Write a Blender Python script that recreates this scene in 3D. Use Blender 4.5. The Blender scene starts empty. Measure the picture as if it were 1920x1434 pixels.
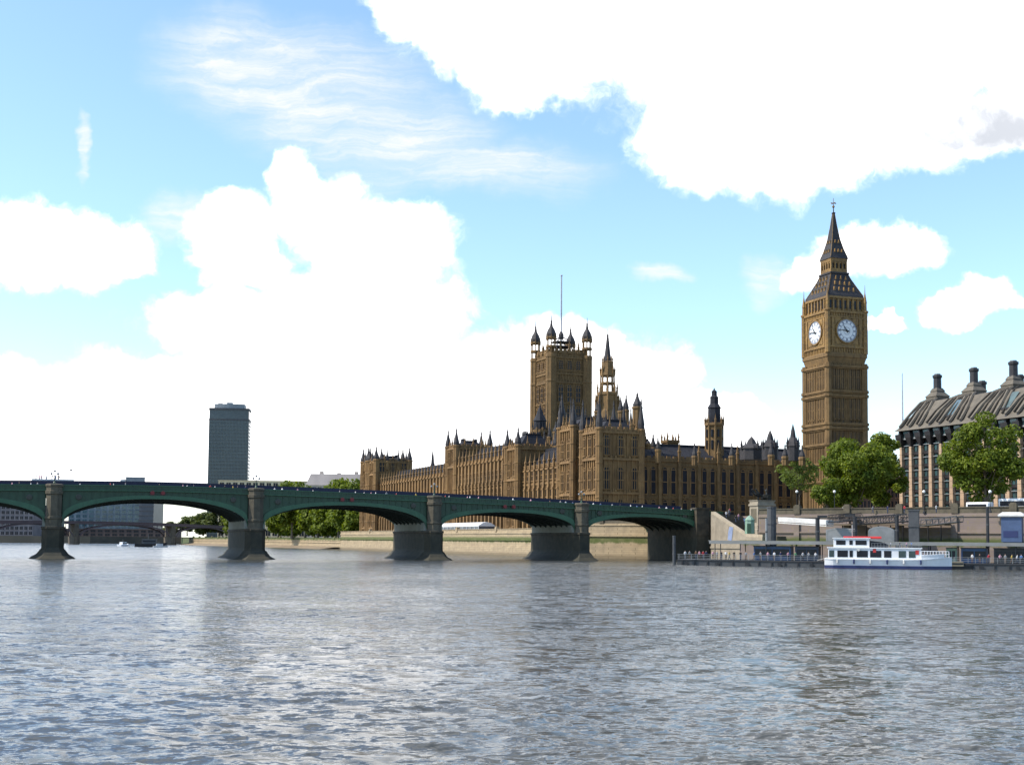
import bpy, bmesh, math, random
import numpy as np
from mathutils import Vector, Matrix, Euler
R = math.radians
SC = bpy.context.scene
COL = SC.collection

# ------------------------------------------------------------------ camera
PITCH, ROLL, CAMH, F = R(3.5), R(0.5), 4.5, 2400.0
PPY = 1014.5 - F * math.tan(PITCH)              # principal point row (photo pixels)
cam = bpy.data.cameras.new('camera'); camo = bpy.data.objects.new('camera', cam); COL.objects.link(camo)
cam.sensor_width = 36; cam.lens = F / 1920 * 36; cam.clip_start = 0.5; cam.clip_end = 9000
cam.shift_y = (PPY - 717) / 1920
CM = Matrix.Rotation(math.pi / 2 + PITCH, 3, 'X') @ Matrix.Rotation(ROLL, 3, 'Z')
camo.matrix_world = Matrix.Translation((0, 0, CAMH)) @ CM.to_4x4()
SC.camera = camo

def W(px, py, Y):
    """point at ground depth Y that the photograph shows at (px, py)"""
    d = CM @ Vector(((px - 960) / F, (PPY - py) / F, -1))
    t = Y / d.y
    return Vector((d.x * t, Y, CAMH + d.z * t))
def zat(px, py, Y): return W(px, py, Y).z
def xat(px, Y, py=980): return W(px, py, Y).x

# ------------------------------------------------------------------ light
EV = Vector((-0.932, -0.362, 0)); NV = Vector((0.362, -0.932, 0))     # east (to the river) and north
SUN_AZ, SUN_EL = R(104), R(47)
sh = NV * math.cos(SUN_AZ) + EV * math.sin(SUN_AZ)
SUN = Vector((sh.x * math.cos(SUN_EL), sh.y * math.cos(SUN_EL), math.sin(SUN_EL)))
sl = bpy.data.lights.new('sun', 'SUN'); sl.energy = 4.2; sl.angle = R(0.5); sl.color = (1, 0.93, 0.82)
so = bpy.data.objects.new('sun', sl); COL.objects.link(so)
so.rotation_euler = (-SUN).to_track_quat('-Z', 'Y').to_euler()
vs = SC.view_settings; vs.view_transform = 'Standard'; vs.look = 'None'; vs.gamma = 1; vs.exposure = 0.45
vs.use_curve_mapping = False
SC.cycles.max_bounces = 6; SC.cycles.transparent_max_bounces = 6
SC.cycles.use_denoising = True

class NT:
    def __init__(s, nt): s.nt = nt
    def n(s, t, **k):
        n = s.nt.nodes.new(t)
        for a, b in k.items(): setattr(n, a, b)
        return n
    def l(s, a, b): s.nt.links.new(a, b)
    def val(s, x, sock):
        if isinstance(x, (int, float)): sock.default_value = x
        elif isinstance(x, tuple): sock.default_value = x
        else: s.l(x, sock)
    def m(s, op, a, b=None, c=None, clamp=False):
        n = s.n('ShaderNodeMath', operation=op, use_clamp=clamp)
        s.val(a, n.inputs[0])
        if b is not None: s.val(b, n.inputs[1])
        if c is not None: s.val(c, n.inputs[2])
        return n.outputs[0]
    def vm(s, op, a, b=None, out=0):
        n = s.n('ShaderNodeVectorMath', operation=op)
        s.val(a, n.inputs[0])
        if b is not None: s.val(b, n.inputs[1])
        return n.outputs[out]
    def noise(s, vec, scale, det=4, rough=0.55, dist=0.0, out=0):
        n = s.n('ShaderNodeTexNoise'); s.l(vec, n.inputs['Vector'])
        n.inputs['Scale'].default_value = scale; n.inputs['Detail'].default_value = det
        n.inputs['Roughness'].default_value = rough; n.inputs['Distortion'].default_value = dist
        return n.outputs[out]
    def ramp(s, fac, a, b, smooth=True):
        n = s.n('ShaderNodeMapRange'); n.interpolation_type = 'SMOOTHSTEP' if smooth else 'LINEAR'
        s.l(fac, n.inputs['Value']); n.inputs['From Min'].default_value = a; n.inputs['From Max'].default_value = b
        return n.outputs['Result']
    def mix(s, fac, a, b, typ='MIX'):
        n = s.n('ShaderNodeMix', data_type='RGBA', blend_type=typ)
        s.val(fac, n.inputs[0])
        for v, k in ((a, 6), (b, 7)):
            if isinstance(v, tuple): n.inputs[k].default_value = (*v[:3], 1)
            else: s.l(v, n.inputs[k])
        return n.outputs[2]

# ------------------------------------------------------------------ sky: real sky model with a layer of clouds, in world directions
wd = bpy.data.worlds.new('World'); SC.world = wd; wd.use_nodes = True
wn = NT(wd.node_tree); wd.node_tree.nodes.clear()
tc = wn.n('ShaderNodeTexCoord').outputs['Generated']
sky = wn.n('ShaderNodeTexSky', sky_type='NISHITA', sun_disc=False)
sky.sun_elevation = SUN_EL; sky.sun_rotation = math.atan2(SUN.x, SUN.y)
sky.altitude = 20; sky.air_density = 1.0; sky.dust_density = 0.7; sky.ozone_density = 2.2
sep = wn.n('ShaderNodeSeparateXYZ'); wn.l(tc, sep.inputs[0])
dy = wn.m('MAXIMUM', sep.outputs[1], 0.02)
uu = wn.m('DIVIDE', sep.outputs[0], dy); vv = wn.m('DIVIDE', sep.outputs[2], dy)
uvn = wn.n('ShaderNodeCombineXYZ'); wn.l(uu, uvn.inputs[0]); wn.l(vv, uvn.inputs[1])
uv = uvn.outputs[0]
wob = wn.vm('SUBTRACT', wn.noise(uv, 9, 5, 0.6, out=1), (0.5, 0.5, 0.5))
wobs = wn.vm('MULTIPLY', wob, (0.085, 0.07, 0))
wob2 = wn.vm('MULTIPLY', wn.vm('SUBTRACT', wn.noise(uv, 34, 4, 0.6, out=1), (0.5, 0.5, 0.5)), (0.022, 0.02, 0))
uvw = wn.vm('ADD', wn.vm('ADD', uv, wobs), wob2)
def uvpx(px, py):
    d = CM @ Vector(((px - 960) / F, (PPY - py) / F, -1)); return d.x / d.y, d.z / d.y
def blobs(vec, lst):
    out = None
    for (px, py, rx, ry) in lst:
        u, v = uvpx(px, py)
        q = wn.vm('MULTIPLY', wn.vm('SUBTRACT', vec, (u, v, 0)), (F / rx, F / ry, 0))
        d = wn.m('SUBTRACT', 1.0, wn.vm('LENGTH', q, out=1))
        out = d if out is None else wn.m('SMOOTH_MAX', out, d, 0.12)
    return out
CUM = [(860, 50, 140, 90), (800, 0, 120, 80), (1010, -70, 330, 190), (1200, 20, 330, 200), (1540, 60, 480, 270), (1880, 20, 420, 235), (1330, 250, 180, 110),
       (1500, 280, 190, 100), (1690, 250, 190, 90), (1000, 130, 150, 80), (1840, 225, 170, 80), (1250, -200, 700, 260),
       (70, 455, 170, 95), (190, 470, 140, 85), (30, 420, 110, 70), (260, 500, 70, 40),
       (560, 340, 75, 75), (610, 400, 130, 90), (700, 470, 165, 120), (690, 600, 230, 140), (430, 430, 85, 90), (470, 500, 90, 60),
       (480, 620, 230, 90), (600, 720, 320, 120), (380, 780, 520, 110), (150, 760, 340, 115), (120, 850, 520, 110),
       (650, 840, 520, 120), (1010, 680, 210, 95), (1120, 720, 190, 105), (1080, 640, 90, 65), (960, 800, 360, 120), (1340, 800, 150, 60), (1200, 850, 320, 80),
       (1590, 480, 90, 62), (1690, 482, 92, 52), (1520, 498, 52, 38), (1785, 585, 88, 44), (1855, 566, 78, 42), (1650, 608, 34, 18)]
f_c = blobs(uvw, CUM)
nz = wn.noise(uvw, 26, 6, 0.62)
f_c = wn.m('ADD', f_c, wn.m('MULTIPLY', wn.m('SUBTRACT', nz, 0.5), 0.85))
cum = wn.m('POWER', wn.ramp(f_c, -0.06, 0.4), 1.5)
# thin streaked cloud
mp = wn.n('ShaderNodeMapping'); wn.l(uv, mp.inputs[0]); mp.inputs['Rotation'].default_value = (0, 0, R(-28)); mp.inputs['Scale'].default_value = (6, 38, 1)
stk = wn.noise(wn.vm('ADD', mp.outputs[0], wn.vm('MULTIPLY', wob, (1.0, 1.5, 0))), 2.2, 7, 0.66, 0.4)
f_w = blobs(wn.vm('ADD', uv, wobs), [(470, 110, 230, 120), (610, 170, 230, 160), (740, 250, 230, 130), (930, 310, 230, 80), (1235, 505, 62, 24), (148, 285, 17, 60), (330, 390, 80, 60), (1445, 515, 60, 60)])
wisp = wn.m('MULTIPLY', wn.ramp(f_w, -0.1, 0.75), wn.m('ADD', 0.3, wn.m('MULTIPLY', wn.ramp(stk, 0.3, 0.8), 0.75)), clamp=True)
# clouds elsewhere round the sky
gen = wn.noise(wn.vm('MULTIPLY', tc, (1, 1, 2.2)), 2.6, 6, 0.6)
genm = wn.m('MULTIPLY', wn.ramp(wn.m('ADD', gen, wn.m('MULTIPLY', wn.ramp(sep.outputs[1], -0.1, 0.5), 0.13)), 0.56, 0.74), 0.85)
front = wn.ramp(sep.outputs[1], 0.3, 0.6)
low = wn.ramp(sep.outputs[2], 0.62, 0.5)
cum_all = wn.m('ADD', wn.m('MULTIPLY', cum, wn.m('MULTIPLY', front, low)), wn.m('MULTIPLY', genm, wn.m('SUBTRACT', 1.0, wn.m('MULTIPLY', front, low))))
hz_ = wn.m('MULTIPLY', wn.m('MULTIPLY', wn.ramp(vv, 0.16, 0.0), 0.5), front)
msk = wn.m('MAXIMUM', cum_all, wn.m('MULTIPLY', hz_, 0.6), clamp=True)
shade = wn.ramp(wn.noise(uvw, 7, 5, 0.55), 0.25, 0.6)
gu, gv = uvpx(1900, 238)
gq = wn.vm('MULTIPLY', wn.vm('SUBTRACT', uvw, (gu, gv, 0)), (F / 230, F / 62, 0))
grey = wn.m('MULTIPLY', wn.ramp(wn.m('ADD', wn.vm('LENGTH', gq, out=1), wn.m('MULTIPLY', wn.m('SUBTRACT', nz, 0.5), 2.2)), 1.5, 0.2), 0.9)
ccol = wn.mix(front, (6.2, 6.4, 6.8), wn.mix(shade, (11.5, 11.8, 12.2), (16, 15.9, 15.8)))
ccol = wn.mix(grey, ccol, (4.6, 4.9, 5.5))
skyc = wn.mix(1.0, sky.outputs[0], (1.9, 2.02, 2.06), 'MULTIPLY')
skyw = wn.mix(wn.m('MULTIPLY', wisp, front), skyc, (7.6, 7.7, 7.8)); fin = wn.mix(msk, skyw, ccol)
bg = wn.n('ShaderNodeBackground'); wn.l(fin, bg.inputs[0]); bg.inputs[1].default_value = 0.1
wo = wn.n('ShaderNodeOutputWorld'); wn.l(bg.outputs[0], wo.inputs[0])

# ------------------------------------------------------------------ materials
MATS = {}
def mat(name, col, col2=None, scale=0.6, rough=0.8, metal=0.0, bump=0.0, bscale=3.0, spec=0.5, streak=0.0, det=6):
    if name in MATS: return MATS[name]
    m = bpy.data.materials.new(name); m.use_nodes = True; t = NT(m.node_tree)
    b = m.node_tree.nodes['Principled BSDF']
    b.inputs['Roughness'].default_value = rough; b.inputs['Metallic'].default_value = metal
    b.inputs['Specular IOR Level'].default_value = spec
    pos = t.n('ShaderNodeNewGeometry').outputs['Position']
    c2 = col2 or tuple(c * 0.72 for c in col)
    fac = t.m('ADD', t.m('MULTIPLY', t.ramp(t.noise(pos, scale, det, 0.62), 0.32, 0.68), .65), t.m('MULTIPLY', t.ramp(t.noise(pos, scale * .16, 3, 0.5), 0.35, 0.65), .35))
    c = t.mix(fac, c2, col)
    if streak:
        mp = t.n('ShaderNodeMapping'); t.l(pos, mp.inputs[0]); mp.inputs['Scale'].default_value = (1, 1, 0.12)
        s = t.ramp(t.noise(mp.outputs[0], 1.4, 5, 0.6), 0.48, 0.75)
        c = t.mix(t.m('MULTIPLY', s, streak), c, tuple(x * 0.35 for x in col))
    t.l(c, b.inputs['Base Color'])
    if bump:
        bn = t.n('ShaderNodeBump'); bn.inputs['Strength'].default_value = bump; bn.inputs['Distance'].default_value = 0.1
        t.l(t.noise(pos, bscale, 5, 0.6), bn.inputs['Height']); t.l(bn.outputs[0], b.inputs['Normal'])
    MATS[name] = m; return m

M_STONE = mat('palace_limestone', (0.275, 0.158, 0.058), (0.145, 0.083, 0.032), 0.35, 0.85, bump=0.6, bscale=1.5, streak=0.8)
M_STONE2 = mat('tower_limestone', (0.205, 0.121, 0.044), (0.118, 0.07, 0.026), 0.4, 0.85, bump=0.6, bscale=1.5, streak=0.75)
M_STONED = mat('weathered_stone', (0.13, 0.10, 0.065), (0.07, 0.055, 0.04), 0.5, 0.85, bump=0.4)
M_LEAD = mat('lead_roof', (0.030, 0.031, 0.037), (0.016, 0.017, 0.022), 0.8, 0.75, spec=.2)
M_IRON = mat('iron_roof', (0.048, 0.043, 0.042), (0.025, 0.023, 0.025), 1.2, 0.65, spec=.3)
M_GILT = mat('gilded_stone', (0.30, 0.17, 0.045), (0.12, 0.068, 0.022), 1.2, 0.6, metal=0.1)
M_GLASSD = mat('dark_window_glass', (0.022, 0.024, 0.03), (0.012, 0.012, 0.016), 0.5, 0.35, spec=.2)
M_GREEN = mat('bridge_green_paint', (0.024, 0.070, 0.032), (0.014, 0.044, 0.021), 0.5, 0.45, streak=0.35)
M_GREENL = mat('bridge_light_green_paint', (0.036, 0.115, 0.056), (0.025, 0.08, 0.04), 0.5, 0.45, streak=0.3)
M_SOFF = mat('arch_underside', (0.03, 0.045, 0.038), (0.018, 0.028, 0.024), 0.5, 0.7)
M_GRANITE = mat('bridge_granite', (0.125, 0.104, 0.068), (0.065, 0.055, 0.037), 0.7, 0.85, bump=0.4, streak=0.5)
M_WHITE = mat('white_paint', (0.80, 0.80, 0.80), (0.70, 0.70, 0.70), 0.6, 0.35)
M_OFFW = mat('off_white', (0.62, 0.61, 0.58), (0.50, 0.49, 0.46), 0.8, 0.6)
M_NAVY = mat('navy_paint', (0.02, 0.03, 0.11), (0.014, 0.02, 0.08), 0.5, 0.4)
M_REDD = mat('lamp_red', (0.22, 0.02, 0.02), None, 1, .5)
M_RED = mat('red_paint', (0.55, 0.035, 0.03), (0.42, 0.03, 0.025), 0.6, 0.4)
M_BLACK = mat('black_metal', (0.02, 0.02, 0.022), (0.012, 0.012, 0.014), 1.0, 0.5)
M_GREY = mat('grey_metal', (0.27, 0.28, 0.28), (0.19, 0.2, 0.2), 0.8, 0.5)
M_DGREY = mat('dark_grey_steel', (0.07, 0.072, 0.075), (0.04, 0.042, 0.045), 0.8, 0.6)
M_BRONZE = mat('dark_bronze', (0.045, 0.042, 0.036), (0.02, 0.02, 0.018), 1.5, 0.4, metal=0.5)
M_BLUE = mat('blue_panel', (0.03, 0.09, 0.22), (0.02, 0.06, 0.15), 0.6, 0.4)
M_PALEG = mat('pale_green_paint', (0.22, 0.33, 0.24), (0.15, 0.24, 0.17), 0.8, 0.5)
M_GLOBE = mat('white_lamp_globe', (0.85, 0.84, 0.8), (0.8, 0.79, 0.75), 1, 0.2)
M_TRUNK = mat('bark', (0.17, 0.135, 0.095), (0.09, 0.07, 0.05), 2.0, 0.9)
M_CREAM = mat('cream_stone', (0.62, 0.52, 0.34), (0.52, 0.42, 0.27), 0.15, 0.8)
M_SLATE = mat('pale_slate', (0.33, 0.29, 0.27), (0.25, 0.22, 0.21), 0.1, 0.8)
M_TOWERG = mat('tower_glass', (0.052, 0.072, 0.085), (0.03, 0.045, 0.056), 0.25, 0.18)
M_TOWERM = mat('tower_mullion', (0.12, 0.15, 0.15), (0.085, 0.11, 0.115), 0.3, 0.5)
M_PSTONE = mat('sandstone_pier', (0.44, 0.305, 0.195), (0.33, 0.225, 0.145), 0.8, 0.85, streak=0.2)
M_PROOF = mat('bronze_roof', (0.155, 0.135, 0.105), (0.10, 0.087, 0.07), 0.7, 0.75, metal=0.0, spec=.2)
M_PDARK = mat('dark_bronze_duct', (0.030, 0.026, 0.026), (0.017, 0.015, 0.016), 0.8, 0.5, metal=0.2)
M_PGLASS = mat('teal_window_glass', (0.05, 0.10, 0.105), (0.018, 0.03, 0.034), 0.45, 0.12, det=2)
M_RBRIDGE = mat('dull_red_bridge_paint', (0.10, 0.06, 0.062), (0.07, 0.045, 0.05), 0.3, 0.6)
M_SKIN = mat('skin', (0.42, 0.26, 0.19), (0.36, 0.22, 0.16), 2, 0.6)
M_HAIR = mat('hair', (0.035, 0.024, 0.017), (0.02, 0.014, 0.01), 2, 0.7)
CLOTH = {k: mat(k + '_cloth', c, None, 3, 0.9) for k, c in dict(
    white=(0.75, 0.75, 0.75), navy=(0.02, 0.03, 0.09), red=(0.5, 0.04, 0.05), black=(0.02, 0.02, 0.022),
    pink=(0.62, 0.34, 0.42), grey=(0.26, 0.27, 0.28), green=(0.07, 0.2, 0.1), yellow=(0.6, 0.42, 0.08), blue=(0.12, 0.22, 0.45), brown=(0.16, 0.09, 0.05), denim=(0.05, 0.07, 0.13)).items()}

def wall_mat(name='river_wall_stone', k=1.0):
    m = bpy.data.materials.new(name); m.use_nodes = True; t = NT(m.node_tree); b = m.node_tree.nodes['Principled BSDF']
    b.inputs['Roughness'].default_value = 0.85
    g = t.n('ShaderNodeNewGeometry').outputs['Position']; s = t.n('ShaderNodeSeparateXYZ'); t.l(g, s.inputs[0])
    br = t.n('ShaderNodeTexBrick'); cb = t.n('ShaderNodeCombineXYZ')
    t.l(t.m('ADD', s.outputs[0], t.m('MULTIPLY', s.outputs[1], 0.9)), cb.inputs[0]); t.l(s.outputs[2], cb.inputs[1]); t.l(cb.outputs[0], br.inputs[0])
    br.inputs['Color1'].default_value = (0.52 * k, 0.40 * k, 0.22 * k + (1 - k) * .1, 1); br.inputs['Color2'].default_value = (0.42 * k, 0.32 * k, 0.17 * k + (1 - k) * .1, 1); br.inputs['Mortar'].default_value = (0.22, 0.17, 0.1, 1)
    br.inputs['Scale'].default_value = 1.0; br.inputs['Brick Width'].default_value = 1.8; br.inputs['Row Height'].default_value = 0.6; br.inputs['Mortar Size'].default_value = 0.03
    n = t.noise(g, 0.5, 6, 0.6)
    c = t.mix(t.ramp(n, 0.35, 0.7), br.outputs[0], t.mix(0.5, br.outputs[0], (0.18, 0.14, 0.09)))
    h = t.m('ADD', s.outputs[2], t.m('MULTIPLY', t.m('SUBTRACT', n, 0.5), 1.6))
    alg = t.m('MULTIPLY', t.ramp(h, 3.9, 4.6), t.ramp(h, 6.4, 5.4))
    c = t.mix(t.m('MULTIPLY', alg, t.m('ADD', .55, t.m('MULTIPLY', n, .7)), clamp=True), c, (0.062, 0.085, 0.012))
    wet = t.ramp(h, 1.3, 0.3)
    c = t.mix(t.m('MULTIPLY', wet, 0.7), c, (0.12, 0.09, 0.05))
    t.l(c, b.inputs['Base Color'])
    return m
M_WALL = wall_mat(k=.8); M_WALLB = wall_mat('shaded_embankment_stone', .44)  # M_WALLB: same wall stone darkened, the embankment's partial shade put into its colour
def pier_mat():
    m = bpy.data.materials.new('tidal_pier_stone'); m.use_nodes = True; t = NT(m.node_tree); b = m.node_tree.nodes['Principled BSDF']
    b.inputs['Roughness'].default_value = 0.8
    g = t.n('ShaderNodeNewGeometry').outputs['Position']; s = t.n('ShaderNodeSeparateXYZ'); t.l(g, s.inputs[0])
    n = t.noise(g, 0.6, 6, 0.62)
    c = t.mix(t.ramp(n, 0.3, 0.7), (0.03, 0.025, 0.016), (0.08, 0.062, 0.037))
    h = t.m('ADD', s.outputs[2], t.m('MULTIPLY', t.m('SUBTRACT', n, 0.5), 2.0))
    c = t.mix(t.m('MULTIPLY', t.ramp(h, 7.0, 4.5), 0.6), c, (0.018, 0.021, 0.012))
    t.l(c, b.inputs['Base Color']); return m
M_PIER = pier_mat()

def leaf_mat(name, a, bcol):
    m = bpy.data.materials.new(name); m.use_nodes = True; t = NT(m.node_tree); nt = m.node_tree
    b = nt.nodes['Principled BSDF']; b.inputs['Roughness'].default_value = 0.6; b.inputs['Specular IOR Level'].default_value = 0.25
    g = t.n('ShaderNodeNewGeometry')
    f1 = t.ramp(t.noise(g.outputs['Position'], 0.32, 4, 0.6), 0.3, 0.7)
    c = t.mix(t.m('ADD', t.m('MULTIPLY', f1, 0.6), t.m('MULTIPLY', g.outputs['Random Per Island'], 0.4)), a, bcol)
    t.l(c, b.inputs['Base Color'])
    tr = t.n('ShaderNodeBsdfTranslucent'); t.l(t.mix(1.0, c, (1.5, 1.5, 0.6), 'MULTIPLY'), tr.inputs[0])
    ms = t.n('ShaderNodeMixShader'); ms.inputs[0].default_value = 0.35
    t.l(b.outputs[0], ms.inputs[1]); t.l(tr.outputs[0], ms.inputs[2])
    t.l(ms.outputs[0], nt.nodes['Material Output'].inputs[0])
    return m
M_LEAF = leaf_mat('plane_leaves', (0.045, 0.078, 0.008), (0.19, 0.23, 0.02))
M_LEAFP = leaf_mat('pale_leaves', (0.075, 0.11, 0.022), (0.15, 0.19, 0.04))
M_LEAFD = leaf_mat('dull_leaves', (0.045, 0.065, 0.018), (0.11, 0.13, 0.035))

# ------------------------------------------------------------------ mesh building
class MB:
    def __init__(s): s.v = []; s.f = []; s.m = []
    def add(s, vs, fs, mi=0):
        o = len(s.v); s.v += [tuple(x) for x in vs]
        s.f += [tuple(i + o for i in f) for f in fs]; s.m += [mi] * len(fs); return s
    def box(s, x0, x1, y0, y1, z0, z1, mi=0):
        return s.add([(x0, y0, z0), (x1, y0, z0), (x1, y1, z0), (x0, y1, z0), (x0, y0, z1), (x1, y0, z1), (x1, y1, z1), (x0, y1, z1)],
                     [(0, 3, 2, 1), (4, 5, 6, 7), (0, 1, 5, 4), (1, 2, 6, 5), (2, 3, 7, 6), (3, 0, 4, 7)], mi)
    def rings(s, rings, mi=0, cap=True):
        """loft between closed rings of equal length"""
        n = len(rings[0]); vs = [p for r in rings for p in r]; fs = []
        for k in range(len(rings) - 1):
            for i in range(n):
                j = (i + 1) % n
                fs.append((k * n + i, k * n + j, (k + 1) * n + j, (k + 1) * n + i))
        if cap: fs += [tuple(range(n - 1, -1, -1)), tuple((len(rings) - 1) * n + i for i in range(n))]
        return s.add(vs, fs, mi)
    def lathe(s, cx, cy, prof, n=8, mi=0, rot=None):
        rot = math.pi / n if rot is None else rot
        return s.rings([[(cx + r * math.cos(rot + 2 * math.pi * i / n), cy + r * math.sin(rot + 2 * math.pi * i / n), z) for i in range(n)] for r, z in prof], mi)
    def sq(s, cx, cy, prof, mi=0):
        return s.lathe(cx, cy, [(a * 1.41421, z) for a, z in prof], 4, mi, math.pi / 4)
    def poly(s, pts, z0, z1, mi=0):
        return s.rings([[(x, y, z0) for x, y in pts], [(x, y, z1) for x, y in pts]], mi)
    def tube(s, a, b, r, n=6, mi=0, r2=None):
        a = Vector(a); b = Vector(b); d = (b - a).normalized(); r2 = r if r2 is None else r2
        u = d.orthogonal().normalized(); v = d.cross(u)
        ring = lambda c, q: [c + (u * math.cos(2 * math.pi * i / n) + v * math.sin(2 * math.pi * i / n)) * q for i in range(n)]
        return s.rings([ring(a, r), ring(b, r2)], mi)
    def seg(s, p, q, y0, y1, z0, z1, mi=0):
        """box along p->q in plan; y0..y1 measured to the left of the direction"""
        p = Vector((*p, 0)); q = Vector((*q, 0)); d = (q - p).normalized(); o = Vector((-d.y, d.x, 0))
        pts = [p + o * y0, q + o * y0, q + o * y1, p + o * y1]
        z = lambda a: a if isinstance(a, tuple) else (a, a)
        (a0, b0), (a1, b1) = z(z0), z(z1)
        lo = [a0, b0, b0, a0]; hi = [a1, b1, b1, a1]
        return s.rings([[(v.x, v.y, l) for v, l in zip(pts, lo)], [(v.x, v.y, l) for v, l in zip(pts, hi)]], mi)
    def ball(s, c, r, mi=0, n=8, sz=1.0):
        k = 5
        return s.lathe(c[0], c[1], [(max(r * math.sin(math.pi * i / k), 0.01), c[2] - sz * r * math.cos(math.pi * i / k)) for i in range(k + 1)], n, mi)
    def build(s, name, mats, parent=None, smooth=False, mesh_only=False):
        me = bpy.data.meshes.new(name); me.from_pydata(s.v, [], s.f)
        for m in (mats if isinstance(mats, (list, tuple)) else [mats]): me.materials.append(m)
        if any(s.m): me.polygons.foreach_set('material_index', s.m)
        bm = bmesh.new(); bm.from_mesh(me); bmesh.ops.recalc_face_normals(bm, faces=bm.faces); bm.to_mesh(me); bm.free()
        if smooth: me.polygons.foreach_set('use_smooth', [True] * len(me.polygons))
        me.update()
        if mesh_only: return me
        return link(name, me, parent)
def link(name, me, parent=None, loc=None, rz=None):
    o = bpy.data.objects.new(name, me); COL.objects.link(o)
    if parent: o.parent = parent
    if loc is not None: o.location = loc
    if rz is not None: o.rotation_euler = (0, 0, rz)
    return o
def tag(o, label, cat, group=None, kind=None):
    if label: o['label'] = label
    if cat: o['category'] = cat
    if group: o['group'] = group
    if kind: o['kind'] = kind
    return o
def thing(name, label, cat, loc=(0, 0, 0), rz=0, group=None):
    return tag(link(name, None, None, loc, rz), label, cat, group)
def struct(name, mb, mats, smooth=False):
    o = mb.build(name, mats, None, smooth); o['kind'] = 'structure'; return o
def copy_tree(o, parent=None):
    c = o.copy(); COL.objects.link(c)
    if parent: c.parent = parent
    for ch in list(o.children): copy_tree(ch, c)
    return c

ROT_P = math.atan2(EV.y, EV.x)
LP = [0]
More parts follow.
